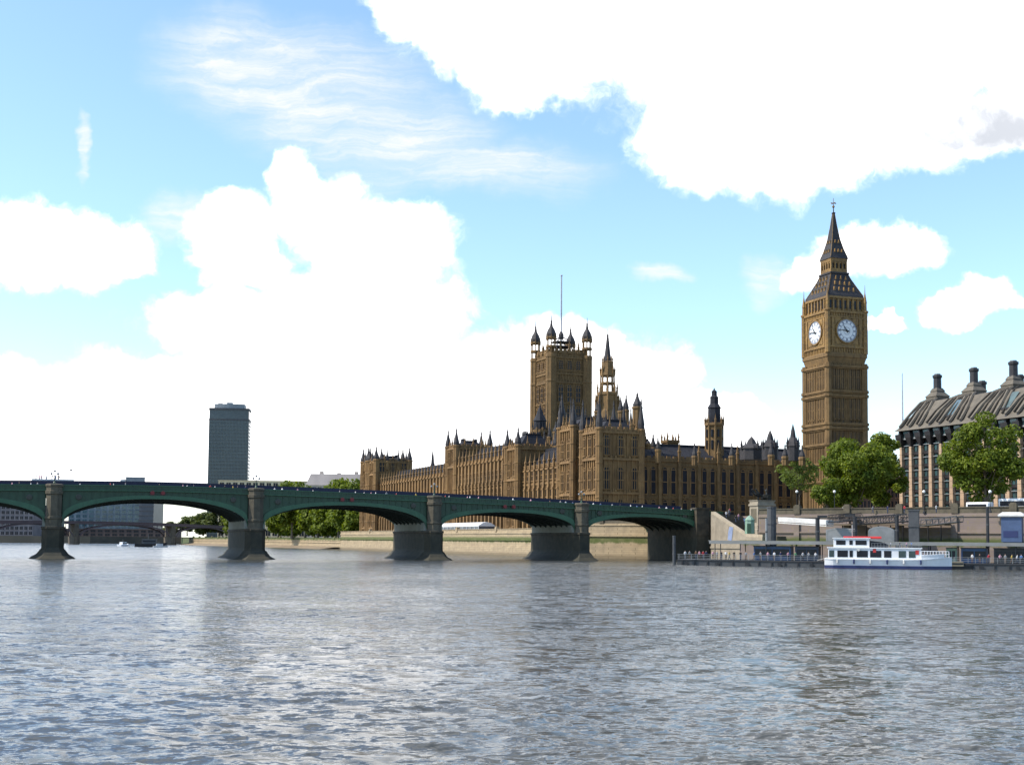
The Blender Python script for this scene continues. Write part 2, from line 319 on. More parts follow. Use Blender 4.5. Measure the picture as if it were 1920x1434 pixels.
#@@SETTING
# ------------------------------------------------------------------ river
def river():
    rng = np.random.default_rng(5)
    d = [15.0]
    while d[-1] < 420: d.append(d[-1] + max(0.085, d[-1] ** 2 * 1.25e-4))
    d = np.array([-60, -45, -33, -24, -16, -9, -3, 2, 6, 9, 11.5, 13.5] + d + [520, 700, 950, 1300, 1800, 2600.0])
    no, ni = 90, 560; nc = ni + 2 * no; u = np.linspace(-1, 1, ni) * math.tan(R(24)); e = (np.arange(1, no + 1) / no) ** 1.6
    D, I = np.meshgrid(d, np.arange(nc), indexing='ij'); DD = np.maximum(D, 15.0)
    core = np.clip(I - no, 0, ni - 1).astype(int); ex = np.zeros(nc); ex[:no] = -e[::-1]; ex[no + ni:] = e
    X = DD * u[core] + ex[I.astype(int)] * (140 + 1.0 * DD); Y = D
    gap = np.abs(np.gradient(X, axis=1)); step = np.maximum(np.maximum(0.085, D ** 2 * 1.25e-4), gap)
    step = np.where(D < 15, np.maximum(step, np.abs(np.gradient(D, axis=0))), step)
    Z = np.zeros_like(X); n = 64
    lam = np.exp(rng.uniform(math.log(0.45), math.log(7.5), n))
    th = rng.normal(R(82), R(36), n); ph = rng.uniform(0, 2 * math.pi, n)
    gust = 0.72 + 0.28 * np.sin(X * 0.045 + 1.3 + 0.8 * np.sin(Y * 0.03)) * np.sin(Y * 0.06 + 0.5)
    for l, t, p in zip(lam, th, ph):
        k = 2 * math.pi / l
        a = 0.024 * l / (2 * math.pi) * (1.25 if l < 1.8 else 0.62)
        fade = np.clip((l / step - 2.2) / 3, 0, 1)
        s = np.sin(k * (X * math.cos(t) + Y * math.sin(t)) + p)
        Z += a * fade * (s + 0.25 * np.cos(2 * (k * (X * math.cos(t) + Y * math.sin(t)) + p)))
    Z *= gust * 1.0
    nr = len(d); v = np.stack([X, Y, Z], -1).reshape(-1, 3)
    i = np.arange(nr - 1)[:, None] * nc + np.arange(nc - 1)[None, :]
    f = np.stack([i, i + 1, i + nc + 1, i + nc], -1).reshape(-1, 4)
    o = len(v)
    v = np.vstack([v, [(-900, -400, -.6), (900, -400, -.6), (900, 1500, -.6), (-900, 1500, -.6)]]); f = np.vstack([f, [(o, o + 1, o + 2, o + 3)]])
    me = bpy.data.meshes.new('river'); me.vertices.add(len(v)); me.vertices.foreach_set('co', v.astype(np.float32).ravel())
    me.loops.add(f.size); me.loops.foreach_set('vertex_index', f.astype(np.int32).ravel())
    me.polygons.add(len(f)); me.polygons.foreach_set('loop_start', np.arange(0, f.size, 4, dtype=np.int32))
    me.polygons.foreach_set('use_smooth', np.ones(len(f), dtype=bool)); me.update(calc_edges=True)
    m = bpy.data.materials.new('river_water'); m.use_nodes = True; t = NT(m.node_tree); b = m.node_tree.nodes['Principled BSDF']
    g = t.n('ShaderNodeNewGeometry'); pos = g.outputs['Position']
    b.inputs['Base Color'].default_value = (0.075, 0.062, 0.040, 1); b.inputs['Roughness'].default_value = 0.15
    b.inputs['IOR'].default_value = 1.42
    mud = t.ramp(t.noise(pos, 0.03, 4, 0.5), 0.35, 0.65)
    t.l(t.mix(mud, (0.046, 0.052, 0.054), (0.062, 0.063, 0.056)), b.inputs['Base Color'])
    mp = t.n('ShaderNodeMapping'); t.l(pos, mp.inputs[0]); mp.inputs['Scale'].default_value = (0.55, 1, 1)
    def slope(sc, amp):
        q = t.vm('SUBTRACT', t.noise(mp.outputs[0], sc, 2, 0.5, out=1), (0.5, 0.5, 0.5)); return t.vm('MULTIPLY', q, (amp * 0.42, amp, 0))
    gust = t.m('ADD', 0.55, t.m('MULTIPLY', t.ramp(t.noise(pos, 0.05, 3, 0.5), 0.35, 0.65), 0.6))
    sl_ = t.vm('ADD', t.vm('ADD', slope(1.5, 1.25), slope(4.6, 1.7)), t.vm('ADD', slope(0.4, 0.4), slope(13, 0.8)))
    sc_ = t.n('ShaderNodeVectorMath', operation='SCALE'); t.l(sl_, sc_.inputs[0]); t.l(gust, sc_.inputs[3])
    nn = t.vm('NORMALIZE', t.vm('ADD', g.outputs['Normal'], sc_.outputs[0])); t.l(nn, b.inputs['Normal'])
    me.materials.append(m)
    link('river', me)['kind'] = 'structure'
river()

# ------------------------------------------------------------------ banks
def PW(x, y): v = Vector((25.2, 370, 0)) + EV * x + NV * y; return (v.x, v.y)      # palace plan -> world
GZ = 11.2
EDGE = [(190, 188), (108, 258), (57.5, 298), (49.5, 318)]            # embankment wall line, from the right to the bridge
BACK = [(39.6, 345), PW(10, 3)]                                     # wall beyond the bridge to the terrace corner
TSOUTH = PW(10, -272)
GARD = [TSOUTH, (-115, 700), (-178, 810), (-235, 935)]
M_GROUND = mat('bank_paving', (0.22, 0.20, 0.17), (0.15, 0.14, 0.12), 0.1, 0.9)
M_SAND = mat('foreshore_gravel', (0.27, 0.20, 0.115), (0.16, 0.12, 0.075), 0.5, 0.95, bump=0.6)
M_GRASS = mat('park_ground', (0.10, 0.12, 0.04), (0.06, 0.08, 0.03), 0.2, 0.95)
g = MB(); g.poly([(190, 190), (108.7, 259), (70, 295), (59, 321.8), (51, 319), (40.4, 345), PW(0, 3), PW(-40, 3), PW(-40, -100), (700, 800), (700, 250)][::-1], -2, GZ)
struct('embankment_ground', g, M_GROUND)
g = MB(); g.poly([PW(9.6, 2.6), PW(9.6, -272), PW(-40, -272), PW(-40, 2.6)], -2, 7.4)
struct('terrace_ground', g, M_GROUND)
g = MB(); g.poly([PW(9.4, -272.2), (-114.5, 700), (-177, 810), (-234, 935), (-260, 1010), (500, 1300), PW(-140, -272), PW(-39, -272)], -2, 4.8)
struct('garden_ground', g, M_GRASS)
g = MB(); g.poly([(-1500, 1005), (-330, 1005), (-250, 1100), (900, 1310), (2500, 2600), (-2500, 2600)], -2, 5.5)
struct('far_bank_ground', g, mat('far_bank_mud', (0.13, 0.11, 0.08), (0.07, 0.065, 0.05), .05, .95))
# gravel uncovered by the tide at the foot of the walls
def shore(pts, w, zt):
    g = MB(); vs = []
    for k, p in enumerate(pts):
        a = Vector(pts[max(k - 1, 0)]); b = Vector(pts[min(k + 1, len(pts) - 1)]); d = (b - a).normalized(); o = Vector((-d.y, d.x)) * -1
        q = Vector(p); vs += [(*(q + o * -0.6), zt), (*(q + o * w), -0.7)]
    g.add(vs, [(2 * k, 2 * k + 1, 2 * k + 3, 2 * k + 2) for k in range(len(pts) - 1)]); return g
struct('foreshore', shore([PW(10, -272), PW(10, -130), PW(10, -10), PW(10, 3)][::1], -34, 1.3), M_SAND)
struct('garden_foreshore', shore(GARD, -16, 1.2), M_SAND)

def river_wall(name, label, pts, z1, parapet, thick=1.2, piers=12.0, wm=None, pil=True):
    t = thing(name, label, 'wall', (pts[0][0], pts[0][1], 0))
    w = MB(); c = MB(); o = Vector((pts[0][0], pts[0][1], 0))
    L = [(p[0] - o.x, p[1] - o.y) for p in pts]
    for p, q in zip(L[:-1], L[1:]):
        w.seg(p, q, 0, -thick, -1, z1); w.seg(p, q, 0.25, 0, -1, z1 * 0.36); w.seg(p, q, 0.2, 0, z1 - 0.7, z1 - 0.25)
        w.seg(p, q, 0.32, 0, z1 * .62, z1 * .62 + .35); c.seg(p, q, -0.1, -0.6, z1 + .004, z1 + parapet - .2); c.seg(p, q, 0.08, -0.78, z1 + parapet - .2, z1 + parapet)
        d = (Vector(q) - Vector(p)); n = max(1, int(d.length / piers)); d.normalize()
        for k in range(n):
            a = Vector(p) + d * (k + 0.5) * piers
            c.seg(a, a + d * 1.5, 0.25, -0.95, z1 + .006, z1 + parapet + 0.55); (w.seg(a + d * .1, a + d * 1.4, 0.42, 0, -1, z1 - .75), w.seg(a - d * .1, a + d * 1.6, 0.6, 0, -1, z1 * .3)) if pil else None
            c.seg(a + d * .2, a + d * 1.3, 0.05, -0.75, z1 + parapet + .55, z1 + parapet + 0.8)
    w.build('wall', wm or M_WALL, t); c.build('parapet', M_GRANITE if parapet > 1 else M_WALL, t)
    return t
E_R = [Vector(p) for p in EDGE]
river_wall('embankment_wall', 'long tan stone embankment wall with low parapet behind the river pier', EDGE[:3], GZ, 1.35, wm=M_WALLB)
river_wall('embankment_wall', 'short stone wall beyond the last bridge arch, half in the shadow of the bridge', [(40.2, 343.5), (39.6, 345)] + BACK[1:], GZ - 1.5, 1.2, pil=False)
river_wall('terrace_wall', 'pale terrace wall along the palace riverside with green weed band', [PW(10, 3), PW(10, -272)], 7.6, 0.95, piers=40, pil=False)
river_wall('garden_wall', 'low tan river wall below the row of garden trees', GARD, 4.7, 0.7, piers=22, pil=False)

# ------------------------------------------------------------------ the near bridge
BM_ = 0.36; BROT = math.atan(BM_); BO = Vector((0, 304, 0)); BDX = Vector((math.cos(BROT), math.sin(BROT), 0)); BDY = Vector((-math.sin(BROT), math.cos(BROT), 0))
def bs(px): u = (px - 960) / F; return u * 304 / (1 - BM_ * u) * math.hypot(1, BM_)
def bw(s, y, z=0): v = BO + BDX * s + BDY * y; return (v.x, v.y, z)
def ztop(s): a = abs(s + 81); a = a if a > 8 else (a * a / 16 + 4); return 15.9 - 1.0e-4 * a * a - 0.012 * a
PIERS = [bs(102), bs(480), bs(814), bs(1090)]; ABUT = bs(1316)
PIERS = [PIERS[0] - 80, PIERS[0] - 41] + PIERS
BWID = 28.0
bridge = thing('road_bridge', 'long green iron arch bridge on stone piers crossing the river', 'bridge', BO, BROT)
def bridge_parts():
    ends = PIERS + [ABUT + 0.2]
    n = 40
    for k in range(len(ends) - 1):
        s0, s1 = ends[k] + 1.7, ends[k + 1] - 1.7; mid = (s0 + s1) / 2
        drop = 2.95 if k < len(ends) - 2 else 2.45
        zs, zc = 7.4, ztop(mid) - drop
        za = lambda s: zs + (zc - zs) * math.sqrt(max(0, 1 - abs((s - mid) / ((s1 - s0) / 2)) ** 2.15))
        S = [mid - (s1 - s0) / 2 * math.cos(math.pi * i / n) for i in range(n + 1)]
        vt = MB()
        for y0, y1 in ((-0.32, 0.3), (BWID - 0.3, BWID + 0.32)):                       # edge ribs
            rg = MB()
            rg.rings([[(s, y0, za(s)), (s, y1, za(s)), (s, y1, za(s) + t), (s, y0, za(s) + t)] for s in S for t in [0.8 + 0.75 * abs((s - mid) / ((s1 - s0) / 2)) ** 3]])
            rg.rings([[(s, y0 - .12 if y0 < 1 else y1 + .12, za(s) + .02), (s, y0 + .1, za(s) + .02), (s, y0 + .1, za(s) + .24), (s, y0 - .12 if y0 < 1 else y1 + .12, za(s) + .24)] for s in S])
            rg.build('arch_rib', M_GREENL, bridge)
        for i in range(n):
            a, b = S[i], S[i + 1]
            vt.add([(a, 0.3, za(a) + .12), (b, 0.3, za(b) + .12), (b, BWID - .3, za(b) + .12), (a, BWID - .3, za(a) + .12)], [(0, 1, 2, 3)])
        for y in (0.12, BWID - 0.12):
            sp = MB()
            for i in range(n):
                a, b = S[i], S[i + 1]; sp.add([(a, y, za(a) + .4), (b, y, za(b) + .4), (b, y, ztop(b) - 1.2), (a, y, ztop(a) - 1.2)], [(0, 1, 2, 3)])
            if y < 1:
                for i in range(1, 26):
                    s = s0 + (s1 - s0) * i / 26; z0 = za(s) + 0.9
                    if ztop(s) - 1.3 - z0 > 0.25: sp.box(s - .07, s + .07, -0.03, .12, z0, ztop(s) - 1.2)
            sp.build('spandrel', M_GREEN, bridge)
        # spandrel tracery: vertical bars and a mid rail, and a roundel near each pier
        for sgn in (-1, 1):
            c = mid + sgn * ((s1 - s0) / 2 - 3.2); zc2 = (za(c) + 1.1 + ztop(c) - 1.2) / 2
            sh_ = MB(); sh_.rings([[(c + r * math.cos(2 * math.pi * i / 14), y, zc2 + r * math.sin(2 * math.pi * i / 14)) for i in range(14)] for r, y in ((0.62, 0.1), (0.62, -0.16), (0.45, -0.2))])
            sh_.build('shield', mat('dull_red_shield', (0.05, 0.05, 0.036), None, 1, .5), bridge)
        for i in range(7):                                                             # inner ribs under the deck
            y = 3.3 + i * 3.55
            vt.rings([[(s, y - .2, za(s) - .35), (s, y + .2, za(s) - .35), (s, y + .2, za(s) + .2), (s, y - .2, za(s) + .2)] for s in S[1:-1]])
        vt.build('arch_soffit', M_SOFF, bridge)
        for q in (-1.1, 1.1):
            if k == len(ends) - 2: continue
            l = MB(); x = mid + q; z = zc + 1.35
            l.rings([[(x + .42 * math.cos(2 * math.pi * i / 10), y, z + .42 * math.sin(2 * math.pi * i / 10)) for i in range(10)] for y in (-0.3, -0.62)])
            l.box(x - .55, x + .55, -.36, -.3, z - .55, z + .55, 1)
            l.build('navigation_light', [M_REDD, mat('dark_board', (0.07, 0.03, 0.025), None, 1, .5)], bridge)
    # parapets, cornice and deck
    lo, hi = PIERS[0] - 30, ABUT + 6; st = [lo + (hi - lo) * i / 110 for i in range(111)]
    for y, sg in ((0, -1), (BWID, 1)):
        p = MB()
        def strip(a, b, za_, zb_, mi=0):
            p.rings([[(s, y + sg * a, ztop(s) + za_), (s, y + sg * b, ztop(s) + za_), (s, y + sg * b, ztop(s) + zb_), (s, y + sg * a, ztop(s) + zb_)] for s in st], mi)
        strip(0.42, -0.2, -1.32, -1.12, 1); strip(0.15, -0.1, -1.12, -0.18); strip(0.32, -0.2, -0.18, 0.0, 1)
        s = lo
        while s < hi:
            p.box(s - .12, s + .12, y + sg * .15 - .1, y + sg * .15 + .1, ztop(s) - 1.12, ztop(s) - .18); s += 1.45
        p.build('parapet', [M_GREEN, M_GREENL], bridge)
    d = MB(); d.rings([[(s, 0.25, ztop(s) - 1.75), (s, BWID - .25, ztop(s) - 1.75), (s, BWID - .25, ztop(s) - 1.25), (s, .25, ztop(s) - 1.25)] for s in st])
    d.build('deck', M_DGREY, bridge)
    for k, s in enumerate(PIERS):
        p = MB(); w = 2.25
        def plan(a, e, y0=0.0): return [(s - a, y0 - .2), (s - a * .55, -e), (s + a * .55, -e), (s + a, y0 - .2), (s + a, BWID + .2), (s + a * .55, BWID + e), (s - a * .55, BWID + e), (s - a, BWID + .2)]
        def ring(a, e, z): return [(x, y, z) for x, y in plan(a, e)]
        p.rings([ring(w + .25, 2.6, 1.2), ring(w, 2.2, 2.4), ring(w, 2.2, 6.2), ring(w + .2, 2.4, 6.25), ring(w + .2, 2.4, 6.7), ring(w, 2.2, 6.75)])
        pier = p.build('pier', M_PIER, bridge)
        f = MB(); f.rings([ring(5.3, 5.6, -1.2), ring(4.6, 4.9, 0.1), ring(3.4, 3.7, 0.75), ring(w + .3, 2.65, 1.9)]); f.build('footing', M_PIER, pier)
        im = MB(); im.box(s - w + .05, s + w - .05, 0.3, BWID - .3, 6.76, 8.6); im.build('impost', mat('springing_stone', (0.30, 0.30, 0.25), (0.22, 0.22, 0.18), .6, .85), pier)
        for yc in (-0.35, BWID + .35):
            t = MB(); zt = ztop(s)
            t.lathe(s, yc, [(1.85, 6.7), (1.75, 7.0), (1.7, 8.3), (1.9, 8.4), (1.9, 8.8), (1.68, 8.9), (1.68, zt - 2.2), (1.9, zt - 2.0), (1.95, zt - 1.4), (1.72, zt - 1.3), (1.72, zt - .55), (1.92, zt - .4), (1.92, zt + .0), (1.5, zt + .12)], 8)
            t.build('turret', M_GRANITE, pier)
    a = MB(); zt = ztop(ABUT)
    a.box(ABUT - 1.6, ABUT + 9, .5, BWID - .5, -1, zt - 1.3)
    a.rings([[(ABUT - 2.2, -1.6, z), (ABUT + 1.4, -1.6, z), (ABUT + 1.4, 1.2, z), (ABUT - 2.2, 1.2, z)] for z in (-1, zt + .3)])
    a.box(ABUT - 2.4, ABUT + 1.6, -1.8, 1.3, zt + .3, zt + .7); a.box(ABUT - 2.4, ABUT + 1.6, -1.75, 1.3, 6.4, 6.9)
    a.build('abutment', M_PIER, bridge)
bridge_parts()
# blue hoarding along the kerb behind the pavement
hb = thing('hoarding', 'dark blue hoarding running along the bridge behind the walkers', 'barrier', BO, BROT)
m_ = MB(); lo, hi = PIERS[0] - 30, ABUT - 4
for i in range(90):
    a = lo + (hi - lo) * i / 90; b = lo + (hi - lo) * (i + 1) / 90
    m_.rings([[(s, 3.4, ztop(s) - 1.3), (s, 3.48, ztop(s) - 1.3), (s, 3.48, ztop(s) + .95), (s, 3.4, ztop(s) + .95)] for s in (a, b)])
m_.build('panel', mat('blue_hoarding', (0.016, 0.019, 0.05), (0.011, 0.013, 0.035), .3, .7), hb)
def lamp(label, loc, h=4.2, globes=3, group=None, cat='street lamp'):
    t = thing('street_lamp', label, cat, loc, BROT, group)
    p = MB(); p.lathe(0, 0, [(.32, 0), (.3, .3), (.14, .5), (.11, 1.0), (.16, 1.1), (.09, 1.25), (.07, h - .5)], 8)
    pts = [(0, h)] if globes == 1 else [(-.65, h - .55), (0, h), (.65, h - .55)]
    for x, z in pts:
        if x: p.tube((0, 0, h - 1.1), (x, 0, z - .45), .045)
        else: p.tube((0, 0, h - .55), (0, 0, z - .35), .05)
    p.build('post', M_BLACK if globes == 1 else M_GREEN, t)
    for x, z in pts:
        b = MB(); b.ball((x, 0, z), .34 if globes == 1 else .26, 0, 10); b.build('globe', M_GLOBE if globes == 1 else M_GREY, t, True)
    return t
for k, s in enumerate(PIERS[2:]):
    lamp('three-globe green lamp on the bridge pier ' + ['nearest the left edge', 'in front of the glass tower', 'left of the arch with the white marquee', 'nearest the stairs'][k], bw(s, -0.3, ztop(s) + .1), 2.7, 3, 'lamps on the bridge piers')
#@@PALACE
# ------------------------------------------------------------------ gothic building kit (local axes: x to the river, y north)
def pinnacle_into(mb, x, y, z0, h, r=0.42, mi=0, mi2=0):
    mb.lathe(x, y, [(r, z0), (r, z0 + h * .42), (r * 1.3, z0 + h * .44), (r * 1.3, z0 + h * .5), (r * .85, z0 + h * .54)], 4, mi)
    mb.lathe(x, y, [(r * .85, z0 + h * .54), (r * .12, z0 + h), (r * .25, z0 + h * 1.01), (.02, z0 + h * 1.06)], 4, mi2)
def crenel(mb, p, q, z, th=.5, h=1.0, n=None):
    P_, Q_ = Vector(p), Vector(q); L = (Q_ - P_).length; n = n or max(2, int(L / 1.9)); d = (Q_ - P_) / n
    mb.seg(p, q, .12, -th, z, z + h * .45)
    for i in range(n):
        a = P_ + d * (i + .18); b = P_ + d * (i + .82); mb.seg(a, b, .1, -th + .02, z + h * .45 + .003, z + h)
def face(mb, p, q, z0, z1, ribs=1.6, courses=(), rw=.28, rd=.3, band=0.0):
    """relief on a wall face: vertical ribs and string courses standing proud"""
    P_, Q_ = Vector(p), Vector(q); L = (Q_ - P_).length; d = (Q_ - P_).normalized()
    n = max(2, round(L / ribs))
    for i in range(n + 1):
        c = P_ + d * (L * i / n); a = c - d * rw / 2; b = c + d * rw / 2
        mb.seg(a, b, rd, -.05, z0, z1 - .05)
    for z in courses:
        mb.seg(P_ - d * .1, Q_ + d * .1, rd + .22, -.06, z - .32, z + .32)
        if band: 
            for i in range(n):
                a = P_ + d * (L * (i + .25) / n); b = P_ + d * (L * (i + .75) / n); mb.seg(a, b, rd - .05, -.05, z + .36, z + .36 + band)
_win = {}
def window_mesh(w, h, lights=2, transoms=1):
    k = (round(w, 2), round(h, 2), lights, transoms)
    if k in _win: return _win[k]
    m = MB(); yo = .10            # lies in the x=0 plane of its own frame: width along y, standing out along +x
    top = [(-w / 2, h - w * .45), (-w * .42, h - w * .22), (-w * .22, h - w * .07), (0, h), (w * .22, h - w * .07), (w * .42, h - w * .22), (w / 2, h - w * .45)]
    pl = [(-w / 2, 0), (w / 2, 0)] + top[::-1]
    m.add([(yo, y, z) for y, z in pl], [tuple(range(len(pl)))], 0)
    for i in range(lights + 1):
        y = -w / 2 + w * i / lights; hh = h - (w * .42 if i in (0, lights) else .12)
        m.box(.02, .32, y - .09, y + .09, 0, hh, 1)
    for i in range(transoms + 1):
        z = .1 + (h - w * .5) * i / max(transoms, 1); m.box(.02, .28 if i else .5, -w / 2 + .09, w / 2 - .09, z - .12, z + .12, 1)
    for (y0, z0), (y1, z1) in zip(top[:-1], top[1:]): m.tube((.2, y0, z0), (.2, y1, z1), .12, 4, 1)
    _win[k] = m.build('window', [M_GLASSD, M_STONE], mesh_only=True); return _win[k]
def put_window(parent, x, y, z, ang, w, h, lights=2, transoms=1):
    """ang: direction the window faces (0 = +x)"""
    return link('window', window_mesh(w, h, lights, transoms), parent, (x, y, z), ang)
_but = {}
def buttress_mesh(h, ph, w=.95, dp=.95, stone=None):
    k = (round(h, 2), round(ph, 2), w, dp, stone.name if stone else '')
    if k in _but: return _but[k]
    m = MB(); m.rings([[(-.1, -w / 2, z), (d, -w / 2, z), (d, w / 2, z), (-.1, w / 2, z)] for z, d in ((0, dp + .35), (h * .3, dp + .35), (h * .34, dp), (h * .68, dp), (h * .72, dp - .2), (h, dp - .2))])
    m.box(-.1, dp + .12, -w / 2 - .1, w / 2 + .1, h * .665, h * .69); m.box(-.1, dp + .05, -w / 2 - .12, w / 2 + .12, h - .5, h - .1)
    pinnacle_into(m, dp * .35, 0, h, ph, w * .52)
    _but[k] = m.build('buttress', stone or M_STONE, mesh_only=True); return _but[k]

def wing(parent, name, p, q, out, z0, z1, nb, depth, roofh, rows, ph=4.2, wfrac=.5, stone=None, wpb=1):
    """a range of bays between plan points p and q (river side to the left of p->q); rows: list of (z, height, lights)"""
    stone = stone or M_STONE
    P_, Q_ = Vector(p), Vector(q); L = (Q_ - P_).length; d = (Q_ - P_) / L; o = Vector((-d.y, d.x)); ang = math.atan2(o.y, o.x)
    w = MB(); w.seg(p, q, 0, -depth, z0, z1)
    for z, h, l in [(*r, 2)[:3] for r in rows]:
        w.seg(p, q, .34, 0, z - 1.15, z - .75); w.seg(p, q, .22, 0, z + h + .35, z + h + .7)
        # carved panels between storeys
        n = nb * 4
        for i in range(n):
            a = P_ + d * L * (i + .2) / n; b = P_ + d * L * (i + .8) / n; w.seg(a, b, .16, 0, z - .7, z - .15)
    w.seg(p, q, .45, 0, z1 - .6, z1 - .1)
    crenel(w, p, q, z1, .5, 1.1, nb * 3)
    wo_ = w.build(name, stone, parent)
    for i in range(nb + 1):
        c = P_ + d * L * i / nb
        link('buttress', buttress_mesh(z1 - z0, ph, stone=stone), parent, (c.x, c.y, z0), ang)
    for i in range(nb):
        for j in range(wpb):
            c = P_ + d * L * (i + .5 + (j - (wpb - 1) / 2) * .42) / nb
            for z, h, l in [(*r, 2)[:3] for r in rows]:
                put_window(wo_, c.x, c.y, z, ang, L / nb * wfrac, h, l, 2 if h > 4 else 1)
    if roofh:
        r = MB(); h0 = z1 + .3
        a, b = P_ - o * 1.2, Q_ - o * 1.2; c, e = P_ - o * (depth - .6), Q_ - o * (depth - .6); m1, m2 = P_ - o * (depth / 2), Q_ - o * (depth / 2)
        r.add([(*a, h0), (*b, h0), (*e, h0), (*c, h0), (*m1, h0 + roofh), (*m2, h0 + roofh)], [(0, 1, 5, 4), (2, 3, 4, 5), (0, 4, 3), (1, 2, 5), (0, 3, 2, 1)])
        n = nb * 2
        for i in range(n + 1):
            s = P_ + d * L * i / n; r.tube((*(s - o * 1.2), h0 + .05), (*(s - o * depth / 2), h0 + roofh + .05), .09, 4)
        r.seg(m1, m2, .08, -.08, h0 + roofh - .02, h0 + roofh + .7)
        r.build('roof', M_LEAD, parent)
    return wo_

def turret_mb(x, y, z0, z1, r, cap=.42, dark=True):
    """octagonal corner turret: shaft z0..z1 of which the share 'cap' is the spirelet"""
    t = MB(); zc = z1 - (z1 - z0) * 0 - (cap * 1.0 if cap > 1 else (z1 - z0) * cap)
    prof = [(r, z0)]
    k = max(1, int((zc - z0) / 5))
    for i in range(1, k):
        z = z0 + (zc - z0) * i / k; prof += [(r, z - .25), (r * 1.14, z - .2), (r * 1.14, z + .2), (r, z + .25)]
    prof += [(r, zc - .6), (r * 1.22, zc - .4), (r * 1.22, zc + .1), (r * .95, zc + .2)]
    t.lathe(x, y, prof, 8, 0)
    for i in range(8):
        a = 2 * math.pi * i / 8 + math.pi / 8; t.tube((x + r * math.cos(a), y + r * math.sin(a), z0), (x + r * math.cos(a), y + r * math.sin(a), zc - .6), .09 * max(r, 1), 4, 0)
    t.lathe(x, y, [(r * .95, zc + .2), (r * 1.0, zc + (z1 - zc) * .18), (r * .62, zc + (z1 - zc) * .42), (r * .2, zc + (z1 - zc) * .78), (r * .3, zc + (z1 - zc) * .8), (.05, z1)], 8, 1)
    return t

def gtower(parent, x0, x1, y0, y1, z0, zw, tr, zt, roofh, levels, wins=2, faces='ENS', capz=None, stone=None, name='tower', rib=1.5, wfrac=.34):
    """square gothic tower block as parts of parent; levels: (z, height) of window rows"""
    stone = stone or M_STONE
    capz = zt - zw - .6 if capz is None else capz; b = MB(); b.box(x0, x1, y0, y1, z0, zw)
    C = {'N': ((x1, y1), (x0, y1)), 'E': ((x1, y0), (x1, y1)), 'S': ((x0, y0), (x1, y0)), 'W': ((x0, y1), (x0, y0))}
    C = {k: (v[1], v[0]) for k, v in C.items()}                     # outside lies to the left
    for k in 'NESW':
        p, q = C[k]
        crenel(b, p, q, zw, .6, 1.2)
        for f_ in (.25, .5, .75):
            c_ = Vector(p).lerp(Vector(q), f_); pinnacle_into(b, c_.x, c_.y, zw - .5, min(4.6, (zt - zw) * .62), .34, 0, 0)
        if k in faces: face(b, p, q, z0, zw, rib, [z - 1.0 for z, h in levels] + [zw - .5], .24, .34, .7)
    bo = b.build(name, stone, parent)
    for k in faces:
        p, q = (Vector(a) for a in C[k]); d = q - p; o = Vector((-d.y, d.x)).normalized(); L = d.length
        nw = wins if L > 7 else 1
        for z, h in levels:
            for i in range(nw):
                c = p + d * ((i + .5) / nw) + o * .1
                put_window(bo, c.x, c.y, z, math.atan2(o.y, o.x), (L - 2 * tr) / nw * wfrac * 1.5, h, 3 if L > 9 and nw < 3 else 2, 2)
    for x in (x0, x1):
        for y in (y0, y1):
            turret_mb(x, y, z0, zt, tr, capz).build('turret', [stone, M_IRON], parent)
    if roofh:
        r = MB(); i_ = 1.0; w = (x1 - x0) / 2 - i_; l = (y1 - y0) / 2 - i_; cx, cy = (x0 + x1) / 2, (y0 + y1) / 2; k = .45
        r.rings([[(cx - w * f, cy - l * f, z), (cx + w * f, cy - l * f, z), (cx + w * f, cy + l * f, z), (cx - w * f, cy + l * f, z)] for f, z in ((1, zw + .2), (k, zw + roofh), (k + .04, zw + roofh + .1), (k + .04, zw + roofh + .4))])
        for q in range(9):
            f = -k + 2 * k * q / 8
            for sg in (-1, 1):
                r.box(cx + w * f - .06, cx + w * f + .06, cy + sg * l * k - .06, cy + sg * l * k + .06, zw + roofh + .4, zw + roofh + 1.2)
                r.box(cx + sg * w * k - .06, cx + sg * w * k + .06, cy + l * f - .06, cy + l * f + .06, zw + roofh + .4, zw + roofh + 1.2)
        r.build('roof', M_LEAD, parent)
    return bo

